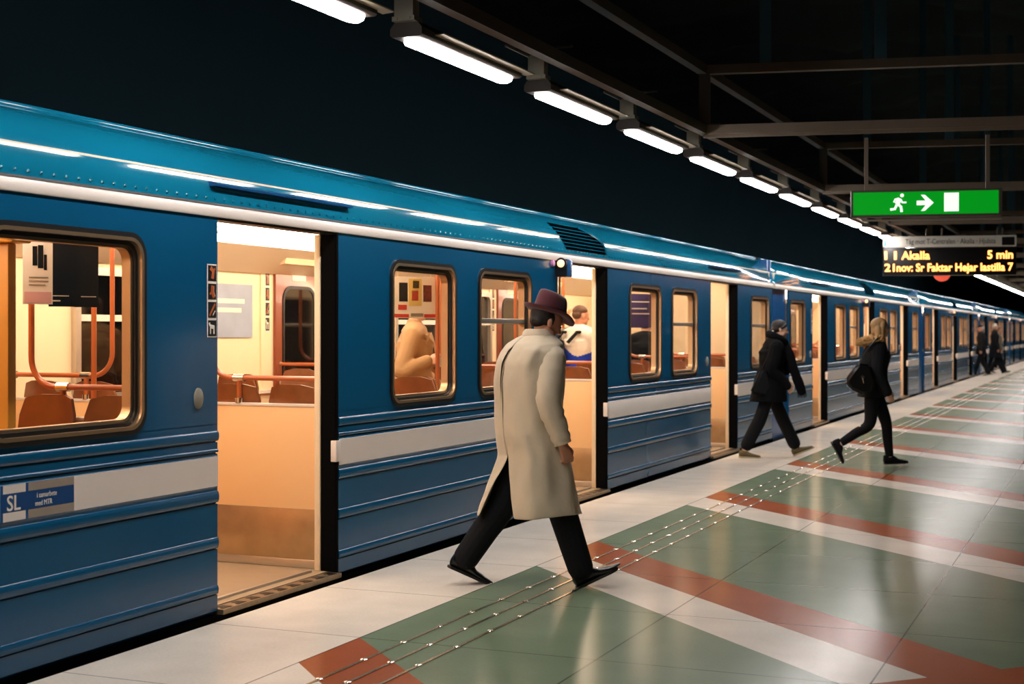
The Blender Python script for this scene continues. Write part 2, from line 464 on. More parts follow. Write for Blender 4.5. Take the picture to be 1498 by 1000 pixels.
mb = MB(); mb.box(0.1, w, 0.02, 0.06, zb - 0.035, zb - 0.02); mb.build('bottom_rail', M['galv'], ex)
gz = 3.31
for px in (1268, 1446):
    mb = MB(); mb.box(S(px) - 0.017, S(px) + 0.017, 0.03, 0.064, zt, gz); mb.build('hanging_post', M['beamlight'], ex)

# grey direction sign and amber departure display farther along
dep = 25.0
p0 = at_depth(1292, 485, dep); W = span(p0, 1487); k_ = W / 195
Zp = lambda py: CAMZ + (485 - py) * dep / FPX
ds = empty('direction_sign', (p0.x, p0.y, 0), SIGN_RZ)
tag(ds, 'long grey direction sign with dark lettering just above the amber display', 'sign')
mb = MB(); mb.box(0, W, 0, 0.14, Zp(362), Zp(346), b=0.006); mb.build('face_panel', M['greysign'], ds)
mb = MB(); mb.box(0.012, 0.06, -0.004, 0.0, Zp(360), Zp(351)); mb.build('line_marker', M['tealmark'], ds, 0)
mb = MB(); mb.box(174 * k_, W - 0.03, -0.004, 0.0, Zp(360.5), Zp(348.5)); mb.build('icon_panel', M['black'], ds, 0)
mobj('lettering', text_mesh('Tåg mot T-Centralen · Akalla · Hjulsta', 0.13, 0.002, width=132 * k_), M['black'], ds,
     Matrix.Translation((33 * k_, -0.004, Zp(357.5))) @ Matrix.Rotation(R(90), 4, 'X'))
for x in (1.0, W - 0.3):
    mb = MB(); mb.tube([(x, 0.07, Zp(346)), (x, 0.07, 3.36)], 0.018); mb.build('hanging_rod', M['beam'], ds)
dd = empty('departure_display', (p0.x, p0.y, 0), SIGN_RZ)
tag(dd, 'black departure display with two lines of amber lit text below the grey sign', 'display')
mb = MB(); mb.box(0, W, 0, 0.22, Zp(403), Zp(363), b=0.008); mb.build('case', M['black'], dd)
for (txt, x0, wd, zy, sz) in (('11', 2, 18, 379.5, 0.2), ('Akalla', 27, 42, 379.5, 0.2), ('5 min', 153, 37, 379.5, 0.2), ('21', 2, 15, 397, 0.19), ('nov: Sr Faktar Hejar lastilla 7', 20, 170, 397, 0.19)):
    mobj('lit_text', text_mesh(txt, sz, 0.003, width=wd * k_, bold=0.004), M['led'], dd, Matrix.Translation((x0 * k_, -0.006, Zp(zy))) @ Matrix.Rotation(R(90), 4, 'X'))
for x in (0.75, W - 0.2):
    mb = MB(); mb.tube([(x, 0.17, Zp(363)), (x, 0.17, 3.36)], 0.02); mb.build('hanging_rod', M['beam'], dd)
p1 = at_depth(1378, 399, 27.5)
rs = empty('round_sign', p1, SIGN_RZ); tag(rs, 'round red sign half hidden below the departure display', 'sign')
mb = MB(); mb.lathe([(0.001, -0.02), (0.165, -0.02), (0.165, 0.02), (0.001, 0.02)], 28, 0, Matrix.Rotation(R(90), 4, 'X')); mb.build('disc', M['redsign'], rs)
mb = MB(); mb.box(-0.10, 0.10, -0.026, -0.02, -0.045, 0.02); mb.build('pale_bar', M['greysign'], rs, 0)
mb = MB(); mb.tube([(0, 0.03, 0.1), (0, 0.03, 3.36 - p1.z)], 0.02); mb.build('hanging_rod', M['beam'], rs)
# ================================================================== THE TRAIN
M['posterblue'] = mat('pale_blue_poster', rgb(150, 164, 186), 0.5, var=0.25, vscale=4)
SX = -0.08                       # outer face of the platform side
IX = -0.155                       # inner lining of that side
FX = -2.75                       # inner lining of the far side
CEIL, FLR = 2.33, 0.045
Y0, Y1 = -8.62, 7.85             # one car, along the track, from its middle door
COL = -7.62                      # end of the smooth corner column
DOORS = [(-5.80, -4.49), (-0.66, 0.68), (4.49, 5.82)]
SEGS = [(COL, -5.80), (-4.49, -0.66), (0.68, 4.49), (5.82, Y1)]
WINS = [(-7.54, -6.44, 0), (-3.79, -2.77, 0), (-2.35, -1.29, 1), (1.33, 2.41, 0), (2.82, 3.85, 1), (6.54, 7.60, 1)]
WZ0, WZ1 = 1.05, 2.03
WR = 0.11

def side_profile():
    p = [(-0.05, 0.00), (0.0, 0.035)]
    def bead(zc, hh, out):
        p.append((0.0, zc - hh - 0.006))
        p.append((-0.010, zc - hh - 0.003)); p.append((-0.010, zc - hh + 0.002))
        for k in range(7):
            a = R(-90 + 180 * k / 6); p.append((out * math.cos(a), zc + hh * math.sin(a)))
    bead(0.150, 0.024, 0.009); bead(0.405, 0.030, 0.010); bead(0.655, 0.032, 0.012)
    p.extend([(0.0, 0.708), (0.004, 0.712), (0.004, 0.874), (0.0, 0.878)])
    bead(0.905, 0.010, 0.007); bead(0.985, 0.028, 0.011)
    p.append((0.0, 1.035)); p.append((0.0, 1.05))
    return p
ROOF = [(0.0, 2.17), (0.0, 2.215), (0.0, 2.235), (-0.002, 2.27), (-0.007, 2.32), (-0.018, 2.37), (-0.036, 2.42), (-0.060, 2.465), (-0.092, 2.508), (-0.135, 2.548), (-0.185, 2.58), (-0.225, 2.597)]

def make_car():
    root = empty('metro_car')
    def part(name, mb, m, parent=root, smooth=40): return mb.build(name, m, parent, smooth)
    prof = side_profile()
    # ---- outer skin
    for (a, b) in SEGS:
        mb = MB(); rows = []
        for i in range(len(prof) - 1):
            (x0, z0), (x1, z1) = prof[i], prof[i + 1]
            white = 0.71 < (z0 + z1) / 2 < 0.876 and x0 > 0.003
            mb.add([(SX + x0, a, z0), (SX + x1, a, z1), (SX + x1, b, z1), (SX + x0, b, z0)], [(0, 1, 2, 3)], 1 if white else 0)
        for y in (a, b):
            mb.add([(SX + x, y, z) for x, z in prof] + [(SX - 0.05, y, 1.05), (SX - 0.05, y, 0.0)], [tuple(range(len(prof) + 2))], 0)
        bm = bmesh.new(); me = mb.mesh('t', [M['blue'], M['white']], 0); bm.from_mesh(me); bmesh.ops.remove_doubles(bm, verts=bm.verts[:], dist=1e-5); bm.to_mesh(me); bm.free()
        me.polygons.foreach_set('use_smooth', [True] * len(me.polygons)); me.set_sharp_from_angle(angle=R(50))
        o = bpy.data.objects.new('ribbed_side_panel', me); C.objects.link(o); o.parent = root; me.name = 'ribbed_side_panel'
        holes = [rrect(w[0], w[1], WZ0, WZ1, WR) for w in WINS if a < (w[0] + w[1]) / 2 < b]
        me = holed_plate([(a, 1.045), (b, 1.045), (b, 2.175), (a, 2.175)], holes, 0.03)
        mobj('window_panel', me, M['blue'], root, Matrix.Translation((SX - 0.015, 0, 0)) @ YZ)
        # lining inside
        if b - a > 2.1:
            me = holed_plate([(a + 0.06, FLR), (b - 0.06, FLR), (b - 0.06, CEIL), (a + 0.06, CEIL)], [rrect(w[0] + 0.04, w[1] - 0.04, WZ0 + 0.04, WZ1 - 0.04, 0.08) for w in WINS if a < (w[0] + w[1]) / 2 < b], 0.012)
            mobj('inner_lining', me, M['cream'], root, Matrix.Translation((IX, 0, 0)) @ YZ)
    for (a, b) in DOORS:
        mb = MB(); mb.box(SX - 0.10, SX - 0.001, a - 0.02, b + 0.02, 2.158, 2.18); part('door_header', mb, M['black'])
    mb = MB(); mb.prism([(SX - 0.02, 2.172), (SX + 0.012, 2.172), (SX + 0.016, 2.178), (SX + 0.016, 2.226), (SX + 0.010, 2.234), (SX - 0.02, 2.234)], 'y', Y0, Y1); part('white_stripe', mb, M['white'])
    mb = MB()
    mb.prism([(SX - 0.02, 2.234), (SX + 0.014, 2.234), (SX + 0.006, 2.247), (SX - 0.02, 2.247)], 'y', Y0, Y1); part('gutter', mb, M['roofdark'])
    # roof side, rounded at both ends
    mb = MB(); rings = []
    ys = [Y0 + 0.0, Y0 + 0.02, Y0 + 0.07, Y0 + 0.16] + [Y0 + 0.16 + (Y1 - Y0 - 0.32) * i / 8 for i in range(1, 8)] + [Y1 - 0.16, Y1 - 0.07, Y1 - 0.02, Y1]
    for y in ys:
        e = min(y - Y0, Y1 - y); k = 1 - min(1, e / 0.16); dx = -0.16 * (1 - math.sqrt(max(0, 1 - k * k)))
        rings.append([(SX + x + dx * min(1, (z - 2.235) / 0.08 if z > 2.235 else 0), y, z) for x, z in ROOF[2:]])
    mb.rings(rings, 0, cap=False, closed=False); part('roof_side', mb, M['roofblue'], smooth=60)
    mb = MB(); mb.tube([(SX - 0.238, y, 2.603) for y in (Y0 + 0.1, Y1 - 0.1)], 0.021, 12); part('roof_bead', mb, M['roofblue'])
    mb = MB(); mb.prism([(SX - 0.25, 2.585), (SX - 0.25, 2.622), (SX - 0.29, 2.634), (-0.9, 2.71), (-1.48, 2.75), (-2.06, 2.71), (-2.88, 2.60), (-2.88, 2.40), (-2.0, 2.42), (-0.4, 2.42)], 'y', Y0 + 0.05, Y1 - 0.05); part('roof', mb, M['roofdark'])
    # rivets along the foot of the roof
    mb = MB(); y = Y0 + 0.25
    while y < Y1 - 0.2:
        mb.lathe([(0.0085, 0), (0.007, 0.005), (0.001, 0.0075)], 6, 0, Matrix.Translation((SX - 0.001, y, 2.272)) @ Matrix.Rotation(R(90), 4, 'Y')); y += 0.085
    tag(part('rivet', mb, M['roofblue'], smooth=0), kind='stuff')
    # drip rails over the outer doors, louvred vent over the middle one
    for (a, b) in (DOORS[0], DOORS[2]):
        mb = MB(); mb.prism([(SX - 0.02, 2.335), (SX + 0.025, 2.338), (SX + 0.028, 2.350), (SX - 0.02, 2.366)], 'y', a - 0.06, b + 0.14); part('drip_rail', mb, M['deepblue'])
    def on_roof(z):
        for (x0, z0), (x1, z1) in zip(ROOF, ROOF[1:]):
            if z0 <= z <= z1: return SX + x0 + (x1 - x0) * (z - z0) / max(1e-6, z1 - z0)
        return SX
    def vent_bounds(t):        # t 0 at the bottom, 1 at the top -> y limits
        yl = -0.44 - 0.25 * t
        yr = 0.62 - 0.52 * max(0, (t - 0.15) / 0.85) ** 2.4
        return yl, yr
    mb = MB(); rows = []
    for i in range(13):
        t = i / 12; z = 2.285 + 0.225 * t; yl, yr = vent_bounds(t)
        rows.append([(on_roof(z) + 0.004, yl + (yr - yl) * j / 10, z) for j in range(11)])
    mb.rings(rows, 0, cap=False, closed=False); vent = part('vent', mb, M['ventdark'])
    for i in range(1, 7):
        t = (i - 0.1) / 7; z = 2.285 + 0.225 * t; yl, yr = vent_bounds(t)
        x = on_roof(z); sl = MB(); sl.prism([(x, z - 0.002), (x + 0.012, z - 0.004), (x + 0.012, z + 0.001), (x, z + 0.004)], 'y', yl, yr); part('slat', sl, M['roofblue'], vent)
    mb = MB(); pts = []
    for i in range(13):
        t = i / 12; z = 2.285 + 0.225 * t; pts.append((on_roof(z) + 0.012, vent_bounds(t)[1], z))
    mb.tube(pts, 0.009, 8); part('vent_rim', mb, M['roofblue'], vent)
    # end walls and smooth corner column
    for ya in (Y0, Y1 - 0.06):
        mb = MB(); mb.box(-2.86, SX - 0.06, ya, ya + 0.06, 0.0, 2.58, b=0.015); part('end_wall', mb, M['deepblue'])
    col = [(SX - 0.09, COL)] + [(SX - 0.045 - 0.12 * (1 - math.sin(R(a))), Y0 + 0.12 - 0.12 * math.cos(R(a))) for a in range(90, -1, -15)] + [(SX - 0.18, Y0 + 0.03), (SX - 0.18, COL)]
    mb = MB(); mb.prism([(SX - 0.05, COL)] + col[1:-1] + [(SX - 0.18, COL)], 'z', 0.0, 2.2); part('corner_column', mb, M['deepblue'])
    mb = MB(); mb.box(-2.8, SX - 0.04, Y0 + 0.1, Y1 - 0.1, -0.75, 0.0); part('underframe', mb, M['underdark'])
    mb = MB()
    for yb in (-6.2, 5.4):
        for dy in (-0.9, 0.9):
            for xx in (-0.75, -2.15): mb.lathe([(0.1, -0.06), (0.42, -0.06), (0.42, 0.0), (0.39, 0.06), (0.1, 0.06)], 20, 0, Matrix.Translation((xx, yb + dy, -0.80)) @ Matrix.Rotation(R(90), 4, 'Y'))
    part('wheelset', mb, M['underdark'])
    # ---- windows on the platform side
    def window(w, parent=root):
        y0, y1, bar = w
        o = rrect(y0, y1, WZ0, WZ1, WR); i1 = rrect(y0 + 0.022, y1 - 0.022, WZ0 + 0.022, WZ1 - 0.022, WR - 0.015)
        i2 = rrect(y0 + 0.05, y1 - 0.05, WZ0 + 0.05, WZ1 - 0.05, WR - 0.035); i3 = rrect(y0 + 0.065, y1 - 0.065, WZ0 + 0.065, WZ1 - 0.065, WR - 0.045)
        oo = rrect(y0 - 0.012, y1 + 0.012, WZ0 - 0.012, WZ1 + 0.012, WR + 0.01)
        mb = MB(); mb.ringplate(oo, i1, SX - 0.02, SX + 0.012); mb.ringplate(o, i1, SX - 0.05, SX - 0.01)
        wn = part('window', mb, M['rubber'])
        mb = MB(); mb.ringplate(rrect(y0 + 0.012, y1 - 0.012, WZ0 + 0.012, WZ1 - 0.012, WR - 0.008), rrect(y0 + 0.03, y1 - 0.03, WZ0 + 0.03, WZ1 - 0.03, WR - 0.02), SX - 0.045, SX + 0.015); part('trim_ring', mb, M['bronze'], wn)
        mb = MB(); mb.ringplate(i1, i2, SX - 0.06, SX - 0.012); part('gasket', mb, M['rubber'], wn)
        mb = MB(); mb.ringplate(i2, i3, IX - 0.008, SX - 0.03); part('reveal', mb, M['bronze'], wn)
        mb = MB(); mb.box(SX - 0.058, SX - 0.054, y0 + 0.05, y1 - 0.05, WZ0 + 0.05, WZ1 - 0.05); part('pane', mb, M['glass'], wn, 0)
        if bar:
            mb = MB(); mb.box(SX - 0.09, SX - 0.03, y0 + 0.05, y1 - 0.05, 1.615, 1.655, b=0.006); part('glazing_bar', mb, M['alu'], wn)
    for w in WINS: window(w)
    # ---- doorways
    for di, (a, b) in enumerate(DOORS):
        mb = MB(); mb.box(SX - 0.108, SX - 0.004, b - 0.034, b - 0.004, FLR, 2.16); mb.box(SX - 0.03, SX + 0.004, b - 0.03, b - 0.008, FLR, 2.16); part('door_pocket', mb, M['pocket'])
        mb = MB(); mb.box(SX - 0.03, SX + 0.012, b - 0.045, b + 0.012, 0.735, 0.868, b=0.004); part('latch_plate', mb, M['white'])
        mb = MB(); mb.box(SX - 0.15, SX - 0.108, b - 0.044, b - 0.004, FLR, 2.16, b=0.006); part('door_post', mb, M['cream'])
        mb = MB(); mb.box(SX - 0.14, SX - 0.02, a - 0.04, a - 0.002, FLR, 2.16); part('door_post', mb, M['cream'])
        mb = MB(); mb.box(SX - 0.045, SX - 0.02, a - 0.03, a + 0.012, FLR, 2.16); part('door_edge', mb, M['rubber'])
        mb = MB(); mb.box(SX - 0.13, SX + 0.035, a + 0.005, b - 0.02, 0.012, 0.040, 0); sill = part('door_sill', mb, M['tread'])
        mb = MB(); n = 9
        for k in range(n):
            y = a + 0.08 + (b - a - 0.16) * k / (n - 1)
            mb.box(SX - 0.045, SX + 0.02, y - 0.03, y + 0.03, 0.0395, 0.0415, 0); mb.box(SX - 0.0, SX + 0.02, y - 0.055, y + 0.03, 0.0395, 0.0415, 0)
        part('tread_slot', mb, M['black'], sill, 0)
        mb = MB(); mb.box(SX - 0.155, SX - 0.13, a, b - 0.1, 0.04, 0.06, b=0.004); part('threshold_strip', mb, M['alu'], sill)
    for (a, b) in (DOORS[0], DOORS[2]):
        mb = MB(); mb.lathe([(0.001, 0.016), (0.03, 0.015), (0.036, 0.010), (0.038, 0.0), (0.001, 0.0)], 24, 0, Matrix.Translation((SX, a - 0.18, 1.195)) @ Matrix.Rotation(R(90), 4, 'Y') @ Matrix.Diagonal((1.5, 1, 1, 1))); part('door_button', mb, M['galv'])
    # pictogram strip beside the doors
    def pictos(x, yc, z0, z1, w, parent=root, n=4):
        mb = MB(); mb.box(x, x + 0.003, yc - w / 2, yc + w / 2, z0, z1, 0); st = part('pictogram_strip', mb, M['paper'], parent, 0)
        h = (z1 - z0) / n
        for k in range(n):
            zc = z1 - h * (k + 0.5)
            mb = MB(); mb.box(x + 0.003, x + 0.0045, yc - w * 0.44, yc + w * 0.44, zc - h * 0.43, zc + h * 0.43, 0)
            q = lambda pts, r, mi: mb.tube([(x + 0.005, yc + u * w, zc + v * h) for u, v in pts], r * w, 6, mi, flat=((1, 0, 0), 0.2))
            if k == 0: q([(-0.2, 0.3), (0.1, 0.1), (0.0, -0.3)], 0.16, 1); q([(0.0, 0.1), (0.3, 0.25)], 0.07, 1)
            elif k == 1: q([(0.05, 0.32), (0.0, 0.0), (0.2, -0.3)], 0.17, 1); q([(0.0, 0.0), (-0.28, -0.15)], 0.07, 1)
            elif k == 2: q([(-0.3, -0.33), (0.3, 0.33)], 0.08, 1); q([(0.05, -0.3), (0.3, -0.05)], 0.05, 2)
            else: q([(-0.25, 0.1), (0.2, 0.05)], 0.14, 2); q([(-0.2, 0.05), (-0.2, -0.32)], 0.07, 2); q([(0.17, 0.05), (0.17, -0.32)], 0.07, 2); q([(-0.25, 0.12), (-0.33, 0.3)], 0.08, 2)
            part('pictogram', mb, [M['black'], M['orange'], M['paper']], st)
        return st
    pictos(SX + 0.0005, DOORS[0][0] - 0.055, 1.52, 1.915, 0.085)
    # door signal lamp box by the middle door
    mb = MB(); mb.box(SX - 0.01, SX + 0.10, -0.70, -0.55, 2.03, 2.185, b=0.008); lb = part('signal_lamp_box', mb, M['deepblue'])
    mb = MB(); mb.box(SX, SX + 0.105, -0.712, -0.70, 2.035, 2.18); mb.lathe([(0.045, 0), (0.05, 0.03), (0.04, 0.03)], 20, 0, Matrix.Translation((SX + 0.062, -0.712, 2.145)) @ Matrix.Rotation(R(90), 4, 'X')); part('lamp_visor', mb, M['black'], lb)
    mb = MB(); mb.lathe([(0.036, 0.0), (0.033, 0.035), (0.02, 0.045), (0.001, 0.048)], 18, 0, Matrix.Translation((SX + 0.062, -0.712, 2.143)) @ Matrix.Rotation(R(90), 4, 'X')); part('lamp_lens', mb, M['amber'], lb)
    mb = MB(); mb.lathe([(0.030, 0.0), (0.028, 0.02), (0.001, 0.03)], 16, 0, Matrix.Translation((SX, -0.80, 2.145)) @ Matrix.Rotation(R(90), 4, 'Y')); part('side_lens', mb, M['pink'], lb)
    mb = MB(); mb.tube([(SX + 0.012, -0.64, 2.03), (SX + 0.012, -0.645, 1.9), (SX + 0.008, -0.65, 1.7)], 0.008, 8); part('lamp_cable', mb, M['black'], lb)
    # ---- interior shell
    mb = MB(); mb.box(-2.80, SX - 0.06, Y0 + 0.07, Y1 - 0.07, -0.01, FLR); part('interior_floor', mb, M['lino'])
    mb = MB(); mb.prism([(IX + 0.05, 2.20), (IX + 0.05, 2.40), (-2.8, 2.40), (-2.8, 2.08), (-2.70, 2.08), (-2.35, 2.34), (-0.55, 2.34), (-0.28, 2.20)], 'y', Y0 + 0.07, Y1 - 0.07); part('interior_ceiling', mb, M['ceil'])
    for xx in (-1.02, -1.95):
        mb = MB(); mb.box(xx - 0.10, xx + 0.10, Y0 + 0.4, Y1 - 0.4, 2.255, 2.30, b=0.01); part('ceiling_light_strip', mb, M['strip'])
    mb = MB(); mb.box(-2.84, FX - 0.01, Y0 + 0.05, Y1 - 0.05, 0.0, 2.58); part('far_side_shell', mb, M['deepblue'])
    FW = [w for i, w in enumerate(WINS) if i not in (2, 5)]
    mb = MB(); mb.box(FX + 0.012, FX + 0.02, -2.15, -1.42, 1.50, 1.97); wp = part('wall_poster', mb, M['posterblue'], smooth=0)
    for (a_, b_, z_) in ((-2.05, -1.55, 1.80), (-2.05, -1.6, 1.72)):
        mb = MB(); mb.box(FX + 0.02, FX + 0.022, a_, b_, z_, z_ + 0.04); part('poster_line', mb, M['paper'], wp, 0)
    for ya in (Y0 + 0.068, Y1 - 0.08):
        mb = MB(); mb.box(-2.75, IX, ya, ya + 0.012, FLR, 2.34); part('end_lining', mb, M['cream'], smooth=0)
    me = holed_plate([(Y0 + 0.08, 1.0), (Y1 - 0.08, 1.0), (Y1 - 0.08, 2.2), (Y0 + 0.08, 2.2)], [], 0.012)
    mobj('far_lining', me, M['cream'], root, Matrix.Translation((FX, 0, 0)) @ YZ)
    mb = MB(); mb.box(FX - 0.006, FX + 0.012, Y0 + 0.08, Y1 - 0.08, FLR, 1.0); part('far_lower_panel', mb, M['yellow'])
    mb = MB(); mb.box(FX, FX + 0.05, Y0 + 0.08, Y1 - 0.08, 0.99, 1.02); part('far_sill', mb, M['white'])
    for (y0, y1, bar) in FW:
        mb = MB(); mb.box(FX + 0.004, FX + 0.012, y0, y1, WZ0, WZ1 - 0.02); wn = part('far_window', mb, M['night'], smooth=0)
        mb = MB(); mb.ringplate(rrect(y0 - 0.03, y1 + 0.03, WZ0 - 0.03, WZ1 + 0.01, 0.09), rrect(y0 + 0.03, y1 - 0.03, WZ0 + 0.03, WZ1 - 0.05, 0.06), FX + 0.002, FX + 0.05); part('window_frame', mb, M['alu'], wn)
        mb = MB(); mb.box(FX + 0.006, FX + 0.045, y0 + 0.02, y1 - 0.02, 1.63, 1.68); part('glazing_bar', mb, M['white'], wn)
    for (a, b) in [(p - 0.42, q - 0.12) for p, q in DOORS]:
        mb = MB(); mb.box(FX + 0.006, FX + 0.02, a - 0.2, b + 0.2, FLR, 2.19); part('far_door_surround', mb, M['cream'])
        mid = (a + b) / 2
        for (p, q) in ((a, mid - 0.012), (mid + 0.012, b)):
            mb = MB(); mb.box(FX + 0.02, FX + 0.05, p, q, FLR + 0.01, 2.14, b=0.006); lf = part('far_door_leaf', mb, M['doorwood'])
            wy0, wy1 = p + 0.11, q - 0.11
            mb = MB(); mb.ringplate(rrect(wy0, wy1, 0.95, 1.98, 0.14), rrect(wy0 + 0.03, wy1 - 0.03, 0.98, 1.95, 0.12), FX + 0.046, FX + 0.06); part('leaf_window_rubber', mb, M['rubber'], lf)
            mb = MB(); mb.prism(rrect(wy0 + 0.02, wy1 - 0.02, 0.97, 1.96, 0.12), 'x', FX + 0.048, FX + 0.054); part('leaf_pane', mb, M['night'], lf, 0)
            mb = MB(); mb.box(FX + 0.05, FX + 0.053, (p + q) / 2 - 0.12, (p + q) / 2 + 0.12, 2.03, 2.08); part('leaf_label', mb, M['paper'], lf, 0)
        mb = MB(); mb.prism([(FX + 0.01, 2.14), (FX + 0.22, 2.17), (FX + 0.24, 2.22), (FX + 0.20, 2.34), (FX + 0.01, 2.34)], 'y', a - 0.12, b + 0.12); hb = part('door_header_box', mb, M['cream'])
        mb = MB(); mb.add([(FX + 0.235, mid - 0.1, 2.235), (FX + 0.235, mid + 0.34, 2.235), (FX + 0.212, mid + 0.34, 2.31), (FX + 0.212, mid - 0.1, 2.31)], [(0, 1, 2, 3)]); part('header_label', mb, M['paper'], hb, 0)
        pictos(FX + 0.02, a - 0.1, 1.55, 2.10, 0.07, root, 7 if False else 4)
    # ---- partitions with grab tubes on both sides of every doorway
    def partition(y, near, d):
        x0, x1 = (IX + 0.04, -1.06) if near else (FX + 0.03, -1.86)
        lo, hi = min(x0, x1), max(x0, x1)
        mb = MB(); mb.box(lo, hi, y - 0.012, y + 0.012, FLR, 1.075, b=0.004); pt = part('partition_panel', mb, M['peach'])
        mb = MB(); mb.box(lo - 0.002, hi + 0.002, y - 0.016, y + 0.016, 0.10, 0.42, b=0.002); part('kick_plate', mb, M['kick'], pt)
        mb = MB(); mb.box(lo, hi, y - 0.024, y + 0.024, FLR, 0.10, b=0.008); part('skirting', mb, M['alu'], pt)
        mb = MB(); mb.box(lo, hi, y - 0.018, y + 0.018, 1.07, 1.09, b=0.004); part('cap_rail', mb, M['white'], pt)
        xe = x1; sg = 1 if near else -1
        pts = [(x0, y, 1.25), (xe + sg * 0.16, y, 1.25)]
        for k in range(1, 9):
            a = R(90 * k / 8); pts.append((xe + sg * (0.16 - 0.16 * math.sin(a)), y, 1.41 - 0.16 * math.cos(a)))
        pts.append((xe, y, 2.34))
        mb = MB(); mb.tube(pts, 0.017, 10); gt = part('grab_tube', mb, M['orange'])
        xm = xe + sg * 0.22
        mb = MB(); mb.tube([(xm, y, 1.09), (xm, y, 1.25)], 0.017, 10); part('tube_post', mb, M['orange'], gt)
        for pa_, pb_, ra_ in (((xm - 0.04, y, 1.25), (xm + 0.04, y, 1.25), 0.025), ((xm, y, 1.088), (xm, y, 1.12), 0.028), ((x0, y, 1.25), (x0 - sg * 0.03, y, 1.25), 0.026)):
            mb = MB(); mb.tube([pa_, pb_], ra_, 10); part('tube_bracket', mb, M['chrome'], gt)
        if near:
            mb = MB(); mb.tube([(x0, y + d * 0.55, 1.13), (xe + 0.1, y + d * 0.55, 1.13)], 0.014, 8)
    PY = []
    for (a, b) in DOORS:
        for y, d in ((a - 0.34, -1), (b + 0.035, 1)):
            PY.append((y, d))
            partition(y, True, d); partition(y, False, d)
        mb = MB(); mb.tube([(-1.45, (a + b) / 2, FLR), (-1.45, (a + b) / 2, 2.34)], 0.017, 10); part('centre_pole', mb, M['orange'])
    mb = MB(); mb.tube([(-0.72, -1.75, FLR), (-0.72, -1.75, 2.34)], 0.018, 10); part('grab_pole', mb, M['orange'])
    # full height yellow panel near the end
    mb = MB(); mb.box(-1.25, -0.62, -6.80, -6.74, FLR, 1.99, b=0.01); mb.box(-1.27, -0.56, -6.84, -6.70, 1.99, 2.03, b=0.008); part('yellow_screen', mb, M['yellow'])
    mb = MB(); mb.box(-2.74, -1.5, -7.5, -7.44, FLR, 2.32); part('cab_bulkhead', mb, M['yellow'])
    # ---- transverse seats
    def seat_mesh():
        mb = MB()
        shell = []
        for i in range(9):
            t = i / 8; z = 0.47 + 0.72 * t; y = -0.005 - 0.10 * t
            w = 0.205 * (1 - 0.12 * t) * (1 if t < 0.9 else 0.86)
            shell.append([(-w, y, z), (-w * 0.5, y - 0.03, z + (0.02 if t > 0.9 else 0)), (w * 0.5, y - 0.03, z + (0.02 if t > 0.9 else 0)), (w, y, z),
                          (w, y - 0.022, z), (w * 0.5, y - 0.052, z + (0.02 if t > 0.9 else 0)), (-w * 0.5, y - 0.052, z + (0.02 if t > 0.9 else 0)), (-w, y - 0.022, z)])
        mb.rings(shell, 0)
        mb.box(-0.20, 0.20, -0.02, 0.42, 0.42, 0.48, 0, b=0.02)
        mb.box(-0.19, 0.19, 0.05, 0.36, FLR, 0.42, 1)
        return mb.mesh('seat', [M['wood'], M['peach']])
    sm = seat_mesh()
    def seats(y, face):
        for x in (-0.46, -0.90, -2.05, -2.48):
            o = bpy.data.objects.new('seat', sm); C.objects.link(o); o.parent = root
            o.location = (x, y, 0); o.rotation_euler = (0, 0, 0 if face > 0 else math.pi)
    for (p, q) in ((DOORS[0][1] + 0.035, DOORS[1][0] - 0.34), (DOORS[1][1] + 0.035, DOORS[2][0] - 0.34)):
        m_ = (p + q) / 2
        seats(p + 0.16, 1); seats(m_ - 0.03, -1); seats(m_ + 0.15, 1); seats(q - 0.14, -1)
    seats(DOORS[2][1] + 0.2, 1); seats(Y1 - 0.25, -1); seats(DOORS[0][0] - 0.50, -1)
    # wall pictures over the far windows
    for y in (-1.7, 1.75, -4.05, 4.2):
        mb = MB(); mb.add([(FX + 0.06, y - 0.2, 2.09), (FX + 0.06, y + 0.2, 2.09), (FX + 0.26, y + 0.2, 2.29), (FX + 0.26, y - 0.2, 2.29)], [(0, 1, 2, 3)])
        wf = part('advert_frame', mb, M['white'], smooth=0)
        mb = MB(); mb.add([(FX + 0.083, y - 0.15, 2.108), (FX + 0.083, y + 0.15, 2.108), (FX + 0.246, y + 0.15, 2.268), (FX + 0.246, y - 0.15, 2.268)], [(0, 1, 2, 3)]); part('advert_face', mb, M['doorwood'], wf, 0)
    return root

YC = 12.3; PER = 16.6
CAR_LABELS = ['blue metro car nearest the camera, with the hatted man walking past it',
              'blue metro car coupled behind the nearest, its doors behind the fur hood',
              'third blue metro car along the platform, standing where the distant walkers pass',
              'fourth blue metro car, small in the distance beyond the distant walkers',
              'fifth and farthest blue metro car toward the right edge']
car = make_car()
car.location = (0, YC, 0)
tag(car, CAR_LABELS[0], 'train car', 'coupled blue metro cars')
for k in range(1, 5):
    c = copy_tree(car, None, ('seat', 'wheelset', 'advert_frame') if k > 1 else ())
    c.location = (0, YC + PER * k, 0); tag(c, CAR_LABELS[k])
